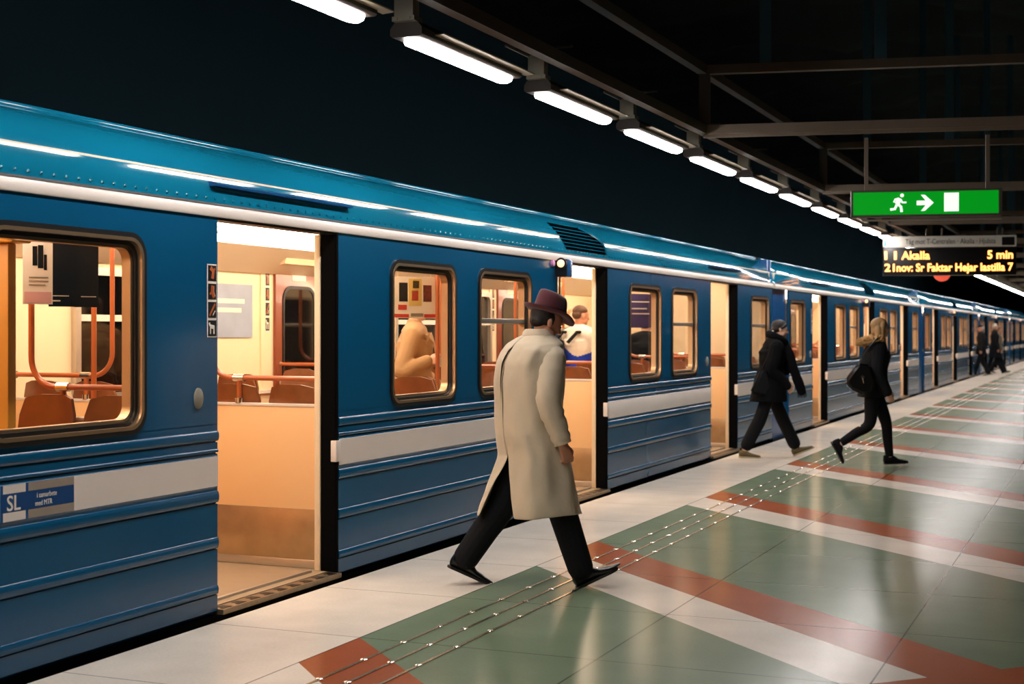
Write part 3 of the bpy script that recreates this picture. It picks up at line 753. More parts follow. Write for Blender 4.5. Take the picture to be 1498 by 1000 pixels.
# operator mark and small advert on the white band of the nearest car only
def near_mark():
    y0 = 4.855 - YC
    X = SX + 0.0042
    M['markblue'] = mat('mark_blue', rgb(8, 66, 122), 0.35, coat=0.3)
    M['markgrey'] = mat('mark_grey', rgb(150, 138, 124), 0.5)
    mb = MB(); mb.box(X, X + 0.001, y0 + 0.0, 5.335 - YC, 0.7125, 0.8735); base = mb.build('operator_sticker', M['deepblue'], car, 0)
    for (z0, z1) in ((0.7135, 0.752), (0.836, 0.873)):
        mb = MB(); mb.box(X + 0.001, X + 0.002, 4.872 - YC, 5.012 - YC, z0, z1); mb.build('white_block', M['white'], base, 0)
        mb = MB(); mb.box(X + 0.001, X + 0.002, 5.03 - YC, 5.333 - YC, z0, z1); mb.build('grey_block', M['markgrey'], base, 0)
    mb = MB(); mb.box(X + 0.001, X + 0.002, 4.862 - YC, 5.333 - YC, 0.754, 0.834); mb.build('blue_block', M['markblue'], base, 0)
    RT = Matrix(((0, 0, 1, 0), (1, 0, 0, 0), (0, 1, 0, 0), (0, 0, 0, 1)))
    mobj('lettering', text_mesh('SL', 0.096, 0.0005, width=0.085, bold=0.0008), M['paper'], base, Matrix.Translation((X + 0.0025, 4.895 - YC, 0.760)) @ RT)
    mobj('lettering', text_mesh('i samarbete', 0.034, 0.0005, width=0.13), M['paper'], base, Matrix.Translation((X + 0.0025, 5.085 - YC, 0.800)) @ RT)
    mobj('lettering', text_mesh('med MTR', 0.034, 0.0005, width=0.11), M['paper'], base, Matrix.Translation((X + 0.0025, 5.075 - YC, 0.764)) @ RT)
near_mark()

# ------------------------------------------------------------------ posters hanging in the aisle
M['photo'] = mat('dark_photo_print', rgb(20, 18, 18), 0.3, var=0.9, vscale=4)
M['purple'] = mat('purple_print', rgb(72, 62, 110), 0.5, var=0.3, vscale=3)
M['pinkish'] = mat('pink_print', rgb(226, 178, 176), 0.5)
M['redprint'] = mat('red_print', rgb(196, 62, 50), 0.5)
M['yellowprint'] = mat('yellow_print', rgb(218, 190, 110), 0.5)
M['brownprint'] = mat('brown_print', rgb(110, 52, 34), 0.5, var=0.8, vscale=30)
def poster(label, px0, px1, zt, zb, X, deco, base):
    """a card hung across the aisle so that it faces along the car"""
    def pt(px):
        d = ray(px, 485); t = (X - CAMX) / d.x; return t * d.y
    ya, yb = pt(px0), pt(px1); yc = (ya + yb) / 2
    # hung across the aisle, turned to the doors
    o = empty('hanging_poster', (X, yc, 0), R(60)); w = (yb - ya) * 0.80
    tag(o, label, 'poster', 'printed cards hanging inside the cars')
    mb = MB(); mb.box(-w / 2, w / 2, -0.002, 0.002, zb, zt); mb.build('card', base, o, 0)
    mb = MB()
    for s in (-0.4, 0.4): mb.tube([(s * w, 0, zt), (s * w, 0, 2.335)], 0.003, 6)
    mb.build('hanging_cord', M['alu'], o)
    for (n, m, u0, u1, v0, v1) in deco:
        mb = MB(); mb.box((u0 - 0.5) * w, (u1 - 0.5) * w, -0.004, -0.002, zb + v0 * (zt - zb), zb + v1 * (zt - zb)); mb.build(n, m, o, 0)
    return o
pp = poster('pale printed card hanging at the left in the large window', 36, 74, 2.04, 1.70, -1.0, [('print_line', M['black'], 0.5, 0.68, 0.58, 0.95), ('print_line', M['black'], 0.32, 0.48, 0.62, 0.93), ('print_line', M['black'], 0.7, 0.8, 0.55, 0.8), ('pink_patch', M['pinkish'], 0.05, 0.95, 0.02, 0.2), ('text_line', M['galv'], 0.2, 0.85, 0.42, 0.44), ('text_line', M['galv'], 0.2, 0.85, 0.36, 0.38), ('text_line', M['galv'], 0.2, 0.75, 0.30, 0.32)], M['paper'])
poster('dark photo card hanging next to the pale card in the large window', 74, 110, 2.05, 1.69, -1.0, [('text_line', M['paper'], 0.1, 0.7, 0.16, 0.175), ('text_line', M['paper'], 0.1, 0.4, 0.08, 0.10)], M['photo'])
poster('second dark photo card, at the right of the cards in the large window', 110, 141, 2.05, 1.69, -1.0, [('text_line', M['paper'], 0.3, 0.9, 0.16, 0.175)], M['photo'])
poster('colourful card hanging in front of the face of the passenger in a trench coat', 586, 627, 2.00, 1.66, -0.85, [('yellow_patch', M['yellowprint'], 0.35, 0.66, 0.3, 0.95), ('dark_figure', M['black'], 0.12, 0.32, 0.4, 0.85), ('dark_figure', M['black'], 0.45, 0.6, 0.72, 0.9), ('red_patch', M['redprint'], 0.42, 0.58, 0.42, 0.66), ('red_patch', M['redprint'], 0.1, 0.3, 0.2, 0.32), ('brown_patch', M['brownprint'], 0.7, 0.9, 0.4, 0.8), ('red_band', M['redprint'], 0.0, 0.35, 0.02, 0.1), ('red_band', M['redprint'], 0.72, 1.0, 0.02, 0.1), ('grey_band', M['galv'], 0.4, 0.7, 0.04, 0.12)], M['paper'])
poster('purple card hanging in the window just right of the middle door', 929, 948, 2.02, 1.60, -1.0, [('text_line', M['paper'], 0.1, 0.8, 0.75, 0.78), ('text_line', M['paper'], 0.1, 0.7, 0.55, 0.58), ('text_line', M['paper'], 0.1, 0.8, 0.4, 0.43)], M['purple'])
o = poster('tall card with purple heading and a food picture inside the third doorway', 1040, 1066, 2.08, 1.42, -0.9, [('purple_heading', M['purple'], 0.0, 1.0, 0.72, 0.92), ('text_line', M['paper'], 0.15, 0.75, 0.78, 0.86), ('blue_line', M['purple'], 0.1, 0.9, 0.62, 0.65), ('food_picture', M['brownprint'], 0.0, 1.0, 0.04, 0.42)], M['paper'])
# ================================================================== PEOPLE
M['skin'] = mat('skin_warm', rgb(196, 138, 108), 0.5, var=0.05, vscale=20)
M['skinpale'] = mat('skin_pale', rgb(226, 180, 152), 0.5, var=0.05, vscale=20)
M['eyewhite'] = mat('eye_dark', rgb(30, 22, 18), 0.2)
M['lips'] = mat('lips', rgb(168, 92, 78), 0.45)
M['coat'] = mat('beige_trench_cloth', rgb(206, 190, 162), 0.85, sheen=0.2, var=0.06, vscale=6, bump=0.45, bscale=8)
M['trench'] = mat('tan_trench_cloth', rgb(188, 148, 102), 0.85, sheen=0.1, var=0.12, vscale=6, bump=0.6, bscale=9)
M['blackcloth'] = mat('black_cloth', rgb(19, 20, 23), 0.85, spec=0.2, bump=0.2, bscale=40)
M['blackwool'] = mat('black_wool', rgb(15, 16, 19), 0.95, spec=0.1, bump=0.3, bscale=70)
M['leather'] = mat('black_leather', rgb(14, 14, 15), 0.3, spec=0.5, bump=0.2, bscale=25)
M['hatfelt'] = mat('burgundy_felt', rgb(80, 18, 30), 0.85, sheen=0.3, var=0.1, vscale=8)
M['hatband'] = mat('dark_hat_band', rgb(46, 14, 22), 0.6)
M['hairdark'] = mat('dark_hair', rgb(24, 17, 15), 0.5, bump=0.4, bscale=90)
M['hairblond'] = mat('blond_hair', rgb(172, 132, 84), 0.5, var=0.3, vscale=12, bump=0.4, bscale=80)
M['hairgrey'] = mat('pale_hair', rgb(196, 180, 156), 0.6)
M['hairbrown'] = mat('brown_hair', rgb(88, 58, 36), 0.6)
M['fur'] = mat('tan_fur', rgb(186, 146, 92), 0.9, var=0.4, vscale=30, bump=0.6, bscale=60)
M['olive'] = mat('olive_canvas', rgb(112, 98, 66), 0.8)
M['sole'] = mat('off_white_sole', rgb(196, 182, 150), 0.6)
M['bluecloth'] = mat('blue_jacket', rgb(20, 60, 190), 0.7)
M['whitecloth'] = mat('white_jacket', rgb(226, 216, 204), 0.8)
M['greycoat'] = mat('grey_brown_coat', rgb(106, 98, 86), 0.85)
M['silver'] = M['chrome']

def fuse(mb, voxel, smooth=4):
    """one continuous skin from overlapping pieces"""
    me = mb.mesh('tmp', M['skin'], 0)
    o = bpy.data.objects.new('tmp', me); C.objects.link(o)
    r = o.modifiers.new('r', 'REMESH'); r.mode = 'VOXEL'; r.voxel_size = voxel
    if smooth:
        s = o.modifiers.new('s', 'SMOOTH'); s.factor = 0.5; s.iterations = smooth
    dg = bpy.context.evaluated_depsgraph_get()
    out = bpy.data.meshes.new_from_object(o.evaluated_get(dg))
    bpy.data.objects.remove(o); bpy.data.meshes.remove(me)
    out.polygons.foreach_set('use_smooth', [True] * len(out.polygons))
    return out

def skin_obj(name, mb, m, voxel, parent=None, smooth=4):
    me = fuse(mb, voxel, smooth); me.name = name
    me.materials.clear(); me.materials.append(m)
    o = bpy.data.objects.new(name, me); C.objects.link(o)
    if parent: o.parent = parent
    return o

def curve(pts, n=6):
    """Catmull-Rom through points (tuples of any length)"""
    P = [Vector(p) if len(p) <= 4 else p for p in pts]; out = []
    for i in range(len(P) - 1):
        p0, p1, p2, p3 = P[max(0, i - 1)], P[i], P[i + 1], P[min(len(P) - 1, i + 2)]
        for k in range(n):
            t = k / n
            out.append(0.5 * ((2 * p1) + (p2 - p0) * t + (2 * p0 - 5 * p1 + 4 * p2 - p3) * t * t + (3 * p1 - p0 - 3 * p2 + p3) * t ** 3))
    out.append(P[-1]); return out

def limb(mb, pts, n=12, seg=5, flat=None, m=0):
    """pts: (x, y, z, r) chain -> smooth tapered limb with round ends"""
    c = curve(pts, seg)
    a, b = c[0], c[-1]
    d0 = (Vector(c[0][:3]) - Vector(c[1][:3])).normalized(); d1 = (Vector(c[-1][:3]) - Vector(c[-2][:3])).normalized()
    P = [Vector(a[:3]) + d0 * a[3] * 0.85, Vector(a[:3]) + d0 * a[3] * 0.5] + [Vector(q[:3]) for q in c] + [Vector(b[:3]) + d1 * b[3] * 0.5, Vector(b[:3]) + d1 * b[3] * 0.85]
    rr = [a[3] * 0.45, a[3] * 0.85] + [max(0.002, q[3]) for q in c] + [b[3] * 0.85, b[3] * 0.45]
    mb.tube(P, rr, n, m, True, flat)

def ball(mb, c, r, rot=None, n=16, m=0):
    r = r if isinstance(r, (tuple, list)) else (r, r, r)
    mt = Matrix.Translation(c) @ (rot or Matrix()) @ Matrix.Diagonal((r[0], r[1], r[2], 1))
    k = n // 2
    prof = [(max(0.001, math.sin(math.pi * i / k)), -math.cos(math.pi * i / k)) for i in range(k + 1)]
    mb.lathe(prof, n, m, mt)

def head_mtx(pos, yaw, pitch, roll=0.0):
    return Matrix.Translation(pos) @ Matrix.Rotation(yaw, 4, 'Z') @ Matrix.Rotation(pitch, 4, 'Y') @ Matrix.Rotation(roll, 4, 'X')

def add_head(mb, H, s=1.0):
    """head about its centre, x to the face, z up; eyes half way up"""
    T = lambda p: H @ (Vector(p) * s)
    rt = H.to_3x3().normalized().to_4x4()
    def B(p, r): ball(mb, T(p), tuple(k * s for k in r), rt, 18)
    B((-0.012, 0, 0.035), (0.098, 0.077, 0.088)); B((0.018, 0, 0.01), (0.074, 0.068, 0.085))
    B((0.030, 0, -0.045), (0.055, 0.056, 0.060)); B((0.052, 0, -0.082), (0.030, 0.034, 0.026))      # jaw and chin
    B((0.072, 0, 0.030), (0.018, 0.052, 0.014))                                                     # brow
    for y in (-1, 1):
        B((0.062, y * 0.036, -0.018), (0.026, 0.022, 0.022))                                        # cheek
        B((0.020, y * 0.056, -0.055), (0.040, 0.016, 0.026))                                        # jaw corner
        B((-0.008, y * 0.078, -0.004), (0.020, 0.009, 0.032)); B((-0.004, y * 0.080, -0.020), (0.012, 0.008, 0.016))   # ear
    def L(pts, n=8): limb(mb, [(*T(p[:3]), p[3] * s) for p in pts], n, 3)
    L([(0.082, 0, 0.022, 0.009), (0.097, 0, -0.002, 0.010), (0.108, 0, -0.020, 0.013)]); L([(0.094, -0.013, -0.024, 0.008), (0.094, 0.013, -0.024, 0.008)])
    L([(0.079, -0.020, -0.052, 0.007), (0.088, 0, -0.050, 0.009), (0.079, 0.020, -0.052, 0.007)]); L([(0.076, -0.016, -0.062, 0.007), (0.085, 0, -0.062, 0.009), (0.076, 0.016, -0.062, 0.007)])

def face_parts(root, H, s=1.0, brow=None):
    T = lambda p: H @ (Vector(p) * s)
    for y in (-1, 1):
        mb = MB(); ball(mb, T((0.081, y * 0.031, 0.008)), (0.0085 * s, 0.014 * s, 0.006 * s), H.to_3x3().to_4x4(), 12); mb.build('eye', M['eyewhite'], root)
        mb = MB(); limb(mb, [(*T((0.089, y * 0.014, 0.030)), 0.004), (*T((0.088, y * 0.034, 0.036)), 0.0045), (*T((0.077, y * 0.052, 0.030)), 0.003)], 6, 3); mb.build('eyebrow', brow or M['hairdark'], root)
    mb = MB(); limb(mb, [(*T((0.084, -0.017, -0.056)), 0.004), (*T((0.0945, 0, -0.055)), 0.006), (*T((0.084, 0.017, -0.056)), 0.004)], 8, 3); mb.build('lips', M['lips'], root)

def add_hand(mb, wrist, d, nrm, curl=0.5, s=1.0, side=1):
    """palm plus five fingers; d = direction of the hand, nrm = back of the hand, side = which edge carries the thumb"""
    d = Vector(d).normalized(); nrm = Vector(nrm); nrm = (nrm - d * nrm.dot(d)).normalized(); w = d.cross(nrm) * side
    W = Vector(wrist)
    P = lambda a, b, c: W + d * a * s + w * b * s + nrm * c * s
    for b in (-0.024, -0.008, 0.008, 0.024):
        limb(mb, [(*P(-0.01, b * 0.6, 0), 0.017 * s), (*P(0.045, b, 0), 0.014 * s), (*P(0.085, b * 1.05, -0.002), 0.011 * s)], 8, 3)
    for i, (b, ln) in enumerate(((0.031, 0.072), (0.0105, 0.080), (-0.0105, 0.074), (-0.031, 0.058))):
        c = curl * (1 + 0.12 * i); pts = [(*P(0.080, b, 0), 0.0098 * s)]; a = 0; p = Vector((0.080, 0)); 
        for f, r in ((0.45, 0.0092), (0.32, 0.0085), (0.23, 0.0075)):
            a += c; p = p + Vector((math.cos(a), -math.sin(a))) * ln * f; pts.append((*P(p.x, b * (1 + 0.1 * f), p.y), r * s))
        limb(mb, pts, 8, 3)
    limb(mb, [(*P(0.018, 0.024, -0.004), 0.014 * s), (*P(0.048, 0.048, -0.018), 0.0115 * s), (*P(0.072, 0.050, -0.034 - 0.01 * curl), 0.0095 * s), (*P(0.090, 0.044, -0.044 - 0.01 * curl), 0.0085 * s)], 8, 3)

def shoe(name, root, ankle, d, pitch, m, msole, length=0.285, wid=0.05, high=0.085, heel=0.022):
    """d: heading of the toe in the ground plane (angle), pitch > 0 lifts the toe; ankle = joint 0.09 above the heel"""
    mt = Matrix.Translation(ankle) @ Matrix.Rotation(d, 4, 'Z') @ Matrix.Rotation(-pitch, 4, 'Y') @ Matrix.Translation((0, 0, -0.09))
    mb = MB(); rings = []
    for (x, w, z0, z1) in ((-0.072, 0.018, 0.03, 0.07), (-0.066, 0.032, 0.012, high), (-0.03, 0.036, 0.010, high + 0.012), (0.02, 0.037, 0.010, high + 0.005), (0.06, 0.040, 0.010, high - 0.015), (0.10, 0.045, 0.008, 0.055), (0.15, wid, 0.006, 0.045), (0.185, 0.040, 0.010, 0.036), (length - 0.075, 0.016, 0.016, 0.028)):
        ring = []
        for k in range(14):
            a = 2 * math.pi * k / 14
            y = w * math.cos(a); z = (z0 + z1) / 2 + (z1 - z0) / 2 * math.sin(a) * (1.0 if math.sin(a) > 0 else 1.0)
            ring.append(mt @ Vector((x, y, max(z, z0 + 0.004))))
        rings.append(ring)
    mb.rings(rings); sh = mb.build(name, m, root, 60)
    mb = MB(); out = []
    for (x, w) in ((-0.074, 0.018), (-0.06, 0.034), (0.0, 0.036), (0.06, 0.040), (0.11, 0.047), (0.15, 0.050), (0.185, 0.042), (0.21, 0.02)): out.append((x, w))
    poly = [(x, w) for x, w in out] + [(x, -w) for x, w in reversed(out)]
    n = len(poly); vs = [mt @ Vector((x, y, 0.0)) for x, y in poly] + [mt @ Vector((x, y, 0.016)) for x, y in poly]
    mb.add(vs, [tuple(range(n))[::-1], tuple(range(n, 2 * n))] + [(i, (i + 1) % n, n + (i + 1) % n, n + i) for i in range(n)])
    mb.build('sole', msole, sh, 40)
    return sh

def V3(p): return Vector(p)

class Person:
    """joints in a local frame: x ahead, y to the left, z up"""
    def __init__(s, loc, rz, J, hs=1.0, vox=0.008, skin='skin', girth=1.0, curl=(0.5, 0.5), pn=((0, 1, 0), (0, -1, 0)), hdir=(None, None), shr=.085):
        s.J = J; g = girth; s.g = g
        mb = MB(); j = {k: Vector(v) for k, v in J.items() if k != 'head'}
        hp, hy, ht = J['head']; s.H = head_mtx(Vector(hp), R(hy), R(ht)); s.hs = hs
        add_head(mb, s.H, hs)
        # trunk as stacked sections from pelvis to neck, turned with the shoulders
        pel, ch, nk = j['pelvis'], j['chest'], j['neck']
        sh = (j['sl'] - j['sr']).normalized(); hp_ = (j['hl'] - j['hr']).normalized()
        secs = [(-0.10, .10, .11), (0.0, .105, .155), (0.14, .095, .135), (0.30, .10, .145), (0.42, .115, .165)]
        rings = []
        for (t, a, b) in secs:
            f = max(0, t) / 0.42; c = pel.lerp(ch, f) if t >= 0 else pel + Vector((0, 0, t))
            lat = hp_.lerp(sh, min(1, f)).normalized(); fw = lat.cross(Vector((0, 0, 1))).normalized()
            rings.append([c + fw * a * g * math.cos(2 * math.pi * k / 20) + lat * b * g * math.sin(2 * math.pi * k / 20) for k in range(20)])
        mb.rings(rings)
        limb(mb, [(*ch, .13 * g), (*(ch.lerp(nk, 0.6)), .09 * g), (*nk, .058)], 14, 4)
        er = .055 if shr > .06 else .036
        limb(mb, [(*j['sl'], er * g), (*(j['sl'].lerp(j['sr'], .5) + Vector((0, 0, .02))), shr * g), (*j['sr'], er * g)], 12, 5)
        limb(mb, [(*nk, .057), (*(nk.lerp(s.H.translation, 0.5)), .055), (*(s.H @ Vector((-0.02, 0, -0.03))), .056)], 12, 4)
        for q, sd in (('l', 1), ('r', -1)):
            limb(mb, [(*j['s' + q], (er + .001) * g), (*(j['s' + q].lerp(j['e' + q], .45)), .048 * g), (*j['e' + q], .039), (*(j['e' + q].lerp(j['w' + q], .35)), .039), (*j['w' + q], .027)], 12, 4)
            limb(mb, [(*j['h' + q], .088 * g), (*(j['h' + q].lerp(j['k' + q], .4)), .078 * g), (*j['k' + q], .056 * g), (*(j['k' + q].lerp(j['a' + q], .35)), .055 * g), (*j['a' + q], .037)], 12, 5)
            i = 0 if q == 'l' else 1
            d = hdir[i] or (j['w' + q] - j['e' + q])
            add_hand(mb, j['w' + q], d, pn[i], curl[i], 1.0, sd)
        s.root = skin_obj('person', mb, M[skin], vox, None, 3)
        s.root.location = loc; s.root.rotation_euler = (0, 0, rz)
        s.j = j; s.vox = vox
    def trousers(s, m, rk=.075, ra=.07, extra=.014, end=0.0, vox=None, name='trousers', rt=0.0):
        j = s.j; g = s.g; mb = MB(); pel = j['pelvis']; hp_ = (j['hl'] - j['hr']).normalized(); fw = hp_.cross(Vector((0, 0, 1)))
        rings = [[pel + Vector((0, 0, t)) + fw * a * g * math.cos(2 * math.pi * k / 18) + hp_ * b * g * math.sin(2 * math.pi * k / 18) for k in range(18)] for t, a, b in ((-.10, .10, .12), (-.02, .125, .172), (.10, .112, .15))]
        mb.rings(rings)
        for q in 'lr':
            h, k, a = j['h' + q], j['k' + q], j['a' + q]; a2 = a + (k - a).normalized() * end
            limb(mb, [(*h, (.09 + rt) * g + extra * .5), (*(h.lerp(k, .4)), (.082 + rt) * g + extra * .5), (*k, rk), (*(k.lerp(a2, .5)), (rk + ra) / 2), (*a2, ra)], 14, 5)
        return skin_obj(name, mb, m, vox or s.vox * 1.2, s.root, 3)
    def jacket(s, m, hem=0.80, rs=.07, rw=.048, ga=1.16, name='jacket', vox=None, flare=0.0, lower=None, arms='lr'):
        j = s.j; g = s.g * ga; mb = MB(); pel, ch, nk = j['pelvis'], j['chest'], j['neck']
        sh = (j['sl'] - j['sr']).normalized(); hp_ = (j['hl'] - j['hr']).normalized(); rings = []
        for (z, a, b) in ((hem, .125 + flare, .165 + flare), (pel.z + .05, .12 + flare * .5, .16 + flare * .5), (pel.z + .2, .112, .15), (ch.z - .06, .125, .168), (ch.z + .05, .12, .165)):
            f = (z - pel.z) / (ch.z - pel.z); c = pel.lerp(ch, f); c.z = z
            lat = hp_.lerp(sh, max(0, min(1, f))).normalized(); fw = lat.cross(Vector((0, 0, 1))).normalized()
            rings.append([c + fw * a * g * math.cos(2 * math.pi * k / 22) + lat * b * g * math.sin(2 * math.pi * k / 22) for k in range(22)])
        mb.rings(rings)
        limb(mb, [(*ch, .135 * g), (*(ch.lerp(nk, 0.6)), .095 * g), (*nk, .07)], 14, 4)
        limb(mb, [(*j['sl'], .066 * g), (*(j['sl'].lerp(j['sr'], .5) + Vector((0, 0, .02))), .09 * g), (*j['sr'], .066 * g)], 12, 5)
        for q in arms:
            a, e, w = j['s' + q], j['e' + q], j['w' + q]; w2 = w + (e - w).normalized() * .01
            limb(mb, [(*a, rs), (*(a.lerp(e, .5)), rs * .95), (*e, rs * .85), (*(e.lerp(w2, .5)), (rs * .8 + rw) / 2), (*w2, rw)], 12, 5)
        return skin_obj(name, mb, m, vox or s.vox * 1.2, s.root, 4)
    def hair(s, m, pieces, name='hair', vox=.006, lim=1.0):
        mb = MB(); T = lambda p: s.H @ (Vector(p) * s.hs); rt = s.H.to_3x3().to_4x4()
        for p in pieces:
            if len(p) == 2 and len(p[0]) == 3 and not isinstance(p[1], list): ball(mb, T(p[0]), tuple(k * s.hs for k in p[1]), rt, 18)
            else: limb(mb, [(*T(q[:3]), q[3]) for q in p], 10, 4)
        return skin_obj(name, mb, m, vox, s.root, 2)

CAP = [((-0.024, 0, 0.045), (0.100, 0.083, 0.090)), ((-0.045, 0, 0.0), (0.072, 0.078, 0.070))]

def stand(h=1.75, lean=0.0, yaw=0):
    k = h / 1.75
    J = dict(pelvis=(0, 0, .94), chest=(.0, 0, 1.32), neck=(-.005, 0, 1.50), sl=(0, .19, 1.42), sr=(0, -.19, 1.42), hl=(0, .09, .90), hr=(0, -.09, .90),
             kl=(.02, .10, .49), kr=(.02, -.10, .49), al=(-.02, .10, .09), ar=(-.02, -.10, .09), el=(-.02, .24, 1.13), er=(-.02, -.24, 1.13), wl=(.05, .24, .88), wr=(.05, -.24, .88))
    J = {a: tuple(c * k for c in b) for a, b in J.items()}
    for q in ('al', 'ar'): J[q] = (J[q][0], J[q][1], .09)
    J['head'] = ((0.02, 0, 1.635 * k), yaw, 5)
    return J

# ------------------------------------------------------------------ the man in the hat
HEAD = R(33)
JM = dict(pelvis=(0.02, -0.07, .93), chest=(.055, -.06, 1.33), neck=(.10, -.055, 1.50), sl=(.0, .12, 1.43), sr=(.13, -.24, 1.42), hl=(.0, .02, .89), hr=(.05, -.15, .89),
          kl=(-.13, .02, .48), kr=(.20, -.17, .485), al=(-.365, .02, .145), ar=(.325, -.19, .095), el=(.02, .20, 1.14), er=(.10, -.30, 1.13), wl=(.16, .18, .90), wr=(.19, -.30, .865), head=((.14, -.045, 1.605), 12, 27))
man = Person((1.05, 8.12, 0), HEAD, JM, 1.0, .0055, 'skin', 1.0, curl=(.5, .75), pn=((0, 1, 0), (.2, -1, 0)), shr=.055)
tag(man.root, 'person in a beige trench coat and burgundy hat striding along the platform edge', 'person', 'people walking on the platform')
face_parts(man.root, man.H)
man.trousers(M['blackcloth'], .090, .080, .02, .015)
shoe('shoe', man.root, Vector((-.365, .02, .158)), R(2), R(-25), M['leather'], M['rubber'], .30, .056, .10)
shoe('shoe', man.root, Vector((.325, -.19, .098)), R(2), R(24), M['leather'], M['rubber'], .31, .056, .10)
man.hair(M['hairdark'], [((-0.030, 0, 0.030), (0.098, 0.082, 0.080)), ((-0.060, 0, -0.015), (0.052, 0.068, 0.045)), [(-0.005, 0.079, 0.02, .012), (0.004, 0.080, -0.01, .008)], [(-0.005, -0.079, 0.02, .012), (0.004, -0.080, -0.01, .008)]])
def curve4(lv, n=3):
    out = []
    for p, q in zip(lv, lv[1:]):
        for k in range(n): out.append([p[i] + (q[i] - p[i]) * k / n for i in range(len(p))])
    return out + [list(lv[-1])]
def trench():
    root = man.root; mb = MB(); n = 48
    yaw = R(20)
    # z, centre x, centre y, half depth, half width
    lv = [(1.535, .085, -.05, .075, .085), (1.508, .075, -.05, .112, .150), (1.475, .062, -.055, .142, .212), (1.43, .045, -.055, .160, .240), (1.36, .030, -.055, .182, .25), (1.25, .022, -.055, .190, .248), (1.12, .022, -.055, .186, .240), (1.0, .025, -.055, .186, .240), (.90, .034, -.06, .188, .244),
          (.80, .05, -.065, .188, .246), (.70, .055, -.07, .198, .252), (.60, .06, -.075, .208, .258), (.50, .065, -.08, .216, .262), (.435, .07, -.08, .222, .264)]
    rings = []
    fine = [tuple(v) for v in curve4(lv)]
    for (z, cx, cy, a, b) in fine:
        t = max(0.0, (.80 - z) / .37); ring = []
        for k in range(n + 1):
            f = -1 + 2 * k / n                        # -1 back edge on the right side ... +1 back edge on the left side
            ph = math.pi * f * (1 - 0.035 * t if f > 0 else 1 - 0.075 * t)
            fold = 1 + (0.030 * math.sin(ph * 5 + 0.8) + 0.016 * math.sin(ph * 11 + z * 3)) * min(1, max(0, (1.25 - z) / .6)) + 0.010 * math.sin(ph * 7 + z * 14) * (1 if z < 1.4 else 0)
            ex = 0.88
            c, s_ = math.cos(ph), math.sin(ph)
            x = a * math.copysign(abs(c) ** ex, c) * fold; y = b * math.copysign(abs(s_) ** ex, s_) * fold
            X = x * math.cos(yaw) - y * math.sin(yaw); Y = x * math.sin(yaw) + y * math.cos(yaw)
            w = max(0, (f - 0.45) / 0.55) ** 1.5       # the left tail swings back over the rear leg
            X -= 0.15 * t * w; Y += 0.03 * t * w
            wf = max(0, 1 - abs(f + 0.15) / 0.35)      # front right pushed by the leading leg
            X += 0.05 * t * wf
            cr = noise.noise(Vector((ph * 1.6, z * 2.2 + ph * 0.8, 3.1))) * 0.022 + noise.noise(Vector((ph * 3.5, z * 6.0 - ph * 2.0, 9.7))) * 0.013 + noise.noise(Vector((ph * 7.0 + z * 9.0, z * 9.0, 4.2))) * 0.006
            if z < 1.45: X += cr * math.cos(ph + yaw); Y += cr * math.sin(ph + yaw)
            ring.append((cx + X, cy + Y, z - 0.02 * t * math.sin(ph * 2 + 1.0) * 0.6))
        rings.append(ring)
    mb.rings(rings, 0, cap=False, closed=False)
    o = mb.build('trench_coat', M['coat'], root, 80)
    so = o.modifiers.new('thick', 'SOLIDIFY'); so.thickness = 0.007; so.offset = 0
    sb = o.modifiers.new('sub', 'SUBSURF'); sb.levels = 1; sb.render_levels = 1
    j = man.j
    for q in 'lr':
        a, e, w = j['s' + q], j['e' + q], j['w' + q]
        mb = MB(); sd = 1 if q == 'l' else -1
        pts = [(*(a + Vector((-.02, -sd * .11, .0))), .075), (*(a + Vector((0, -sd * .02, -.035))), .090), (*(a.lerp(e, .5)), .086), (*(e + Vector((.0, 0, 0))), .078), (*(e.lerp(w, .55)), .066), (*(w + (e - w).normalized() * .015), .055)]
        c = curve(pts, 6)
        P = [Vector(p[:3]) for p in c]; rr = [p[3] * (1 + (0.045 * math.sin(i * 1.9) + 0.03 * math.sin(i * 3.3 + 1)) * (1 if i > 8 else 0)) for i, p in enumerate(c)]
        mb.tube(P, rr, 18, 0, True); sl = mb.build('sleeve', M['coat'], o, 80)
        mb = MB(); p1 = w + (e - w).normalized() * .045; mb.tube([p1, p1 + (e - w).normalized() * .02], .0605, 18, 0, True); mb.build('cuff_strap', M['coat'], sl, 60)
    # stand and fall collar
    mb = MB(); rings = []
    for (dz, g, tip) in ((0.0, 1.02, 0), (.035, .93, 0), (.052, .96, 0), (.035, 1.12, 0), (-.005, 1.34, 1)):
        ring = []
        for k in range(33):
            ph = math.pi * (-0.93 + 1.86 * k / 32)
            a, b = .082 * g, .092 * g
            x, y = a * math.cos(ph) , b * math.sin(ph)
            fr = max(0, -math.cos(ph))
            ring.append(Vector((.088 - x + .015 * fr, -.05 + y, 1.512 + dz - .055 * fr - tip * .02)))
        rings.append([Matrix.Translation((.088, -.05, 0)) @ Matrix.Rotation(R(20), 4, 'Z') @ Matrix.Translation((-.088, .05, 0)) @ p for p in ring])
    mb.rings(rings, 0, cap=False, closed=False); co_ = mb.build('collar', M['coat'], o, 80)
    so = co_.modifiers.new('thick', 'SOLIDIFY'); so.thickness = 0.008; so.offset = 0
    # centre back seam and pocket flap
    mb = MB(); B = lambda z, a, cx, cy: (cx - (a + .003) * math.cos(yaw) , cy - (a + .003) * math.sin(yaw), z)
    mb.tube([B(z, a - .003, cx, cy) for (z, cx, cy, a, b) in lv[3:10]], 0.0025, 6); mb.build('back_seam', M['coat'], o)
    return o
trench()
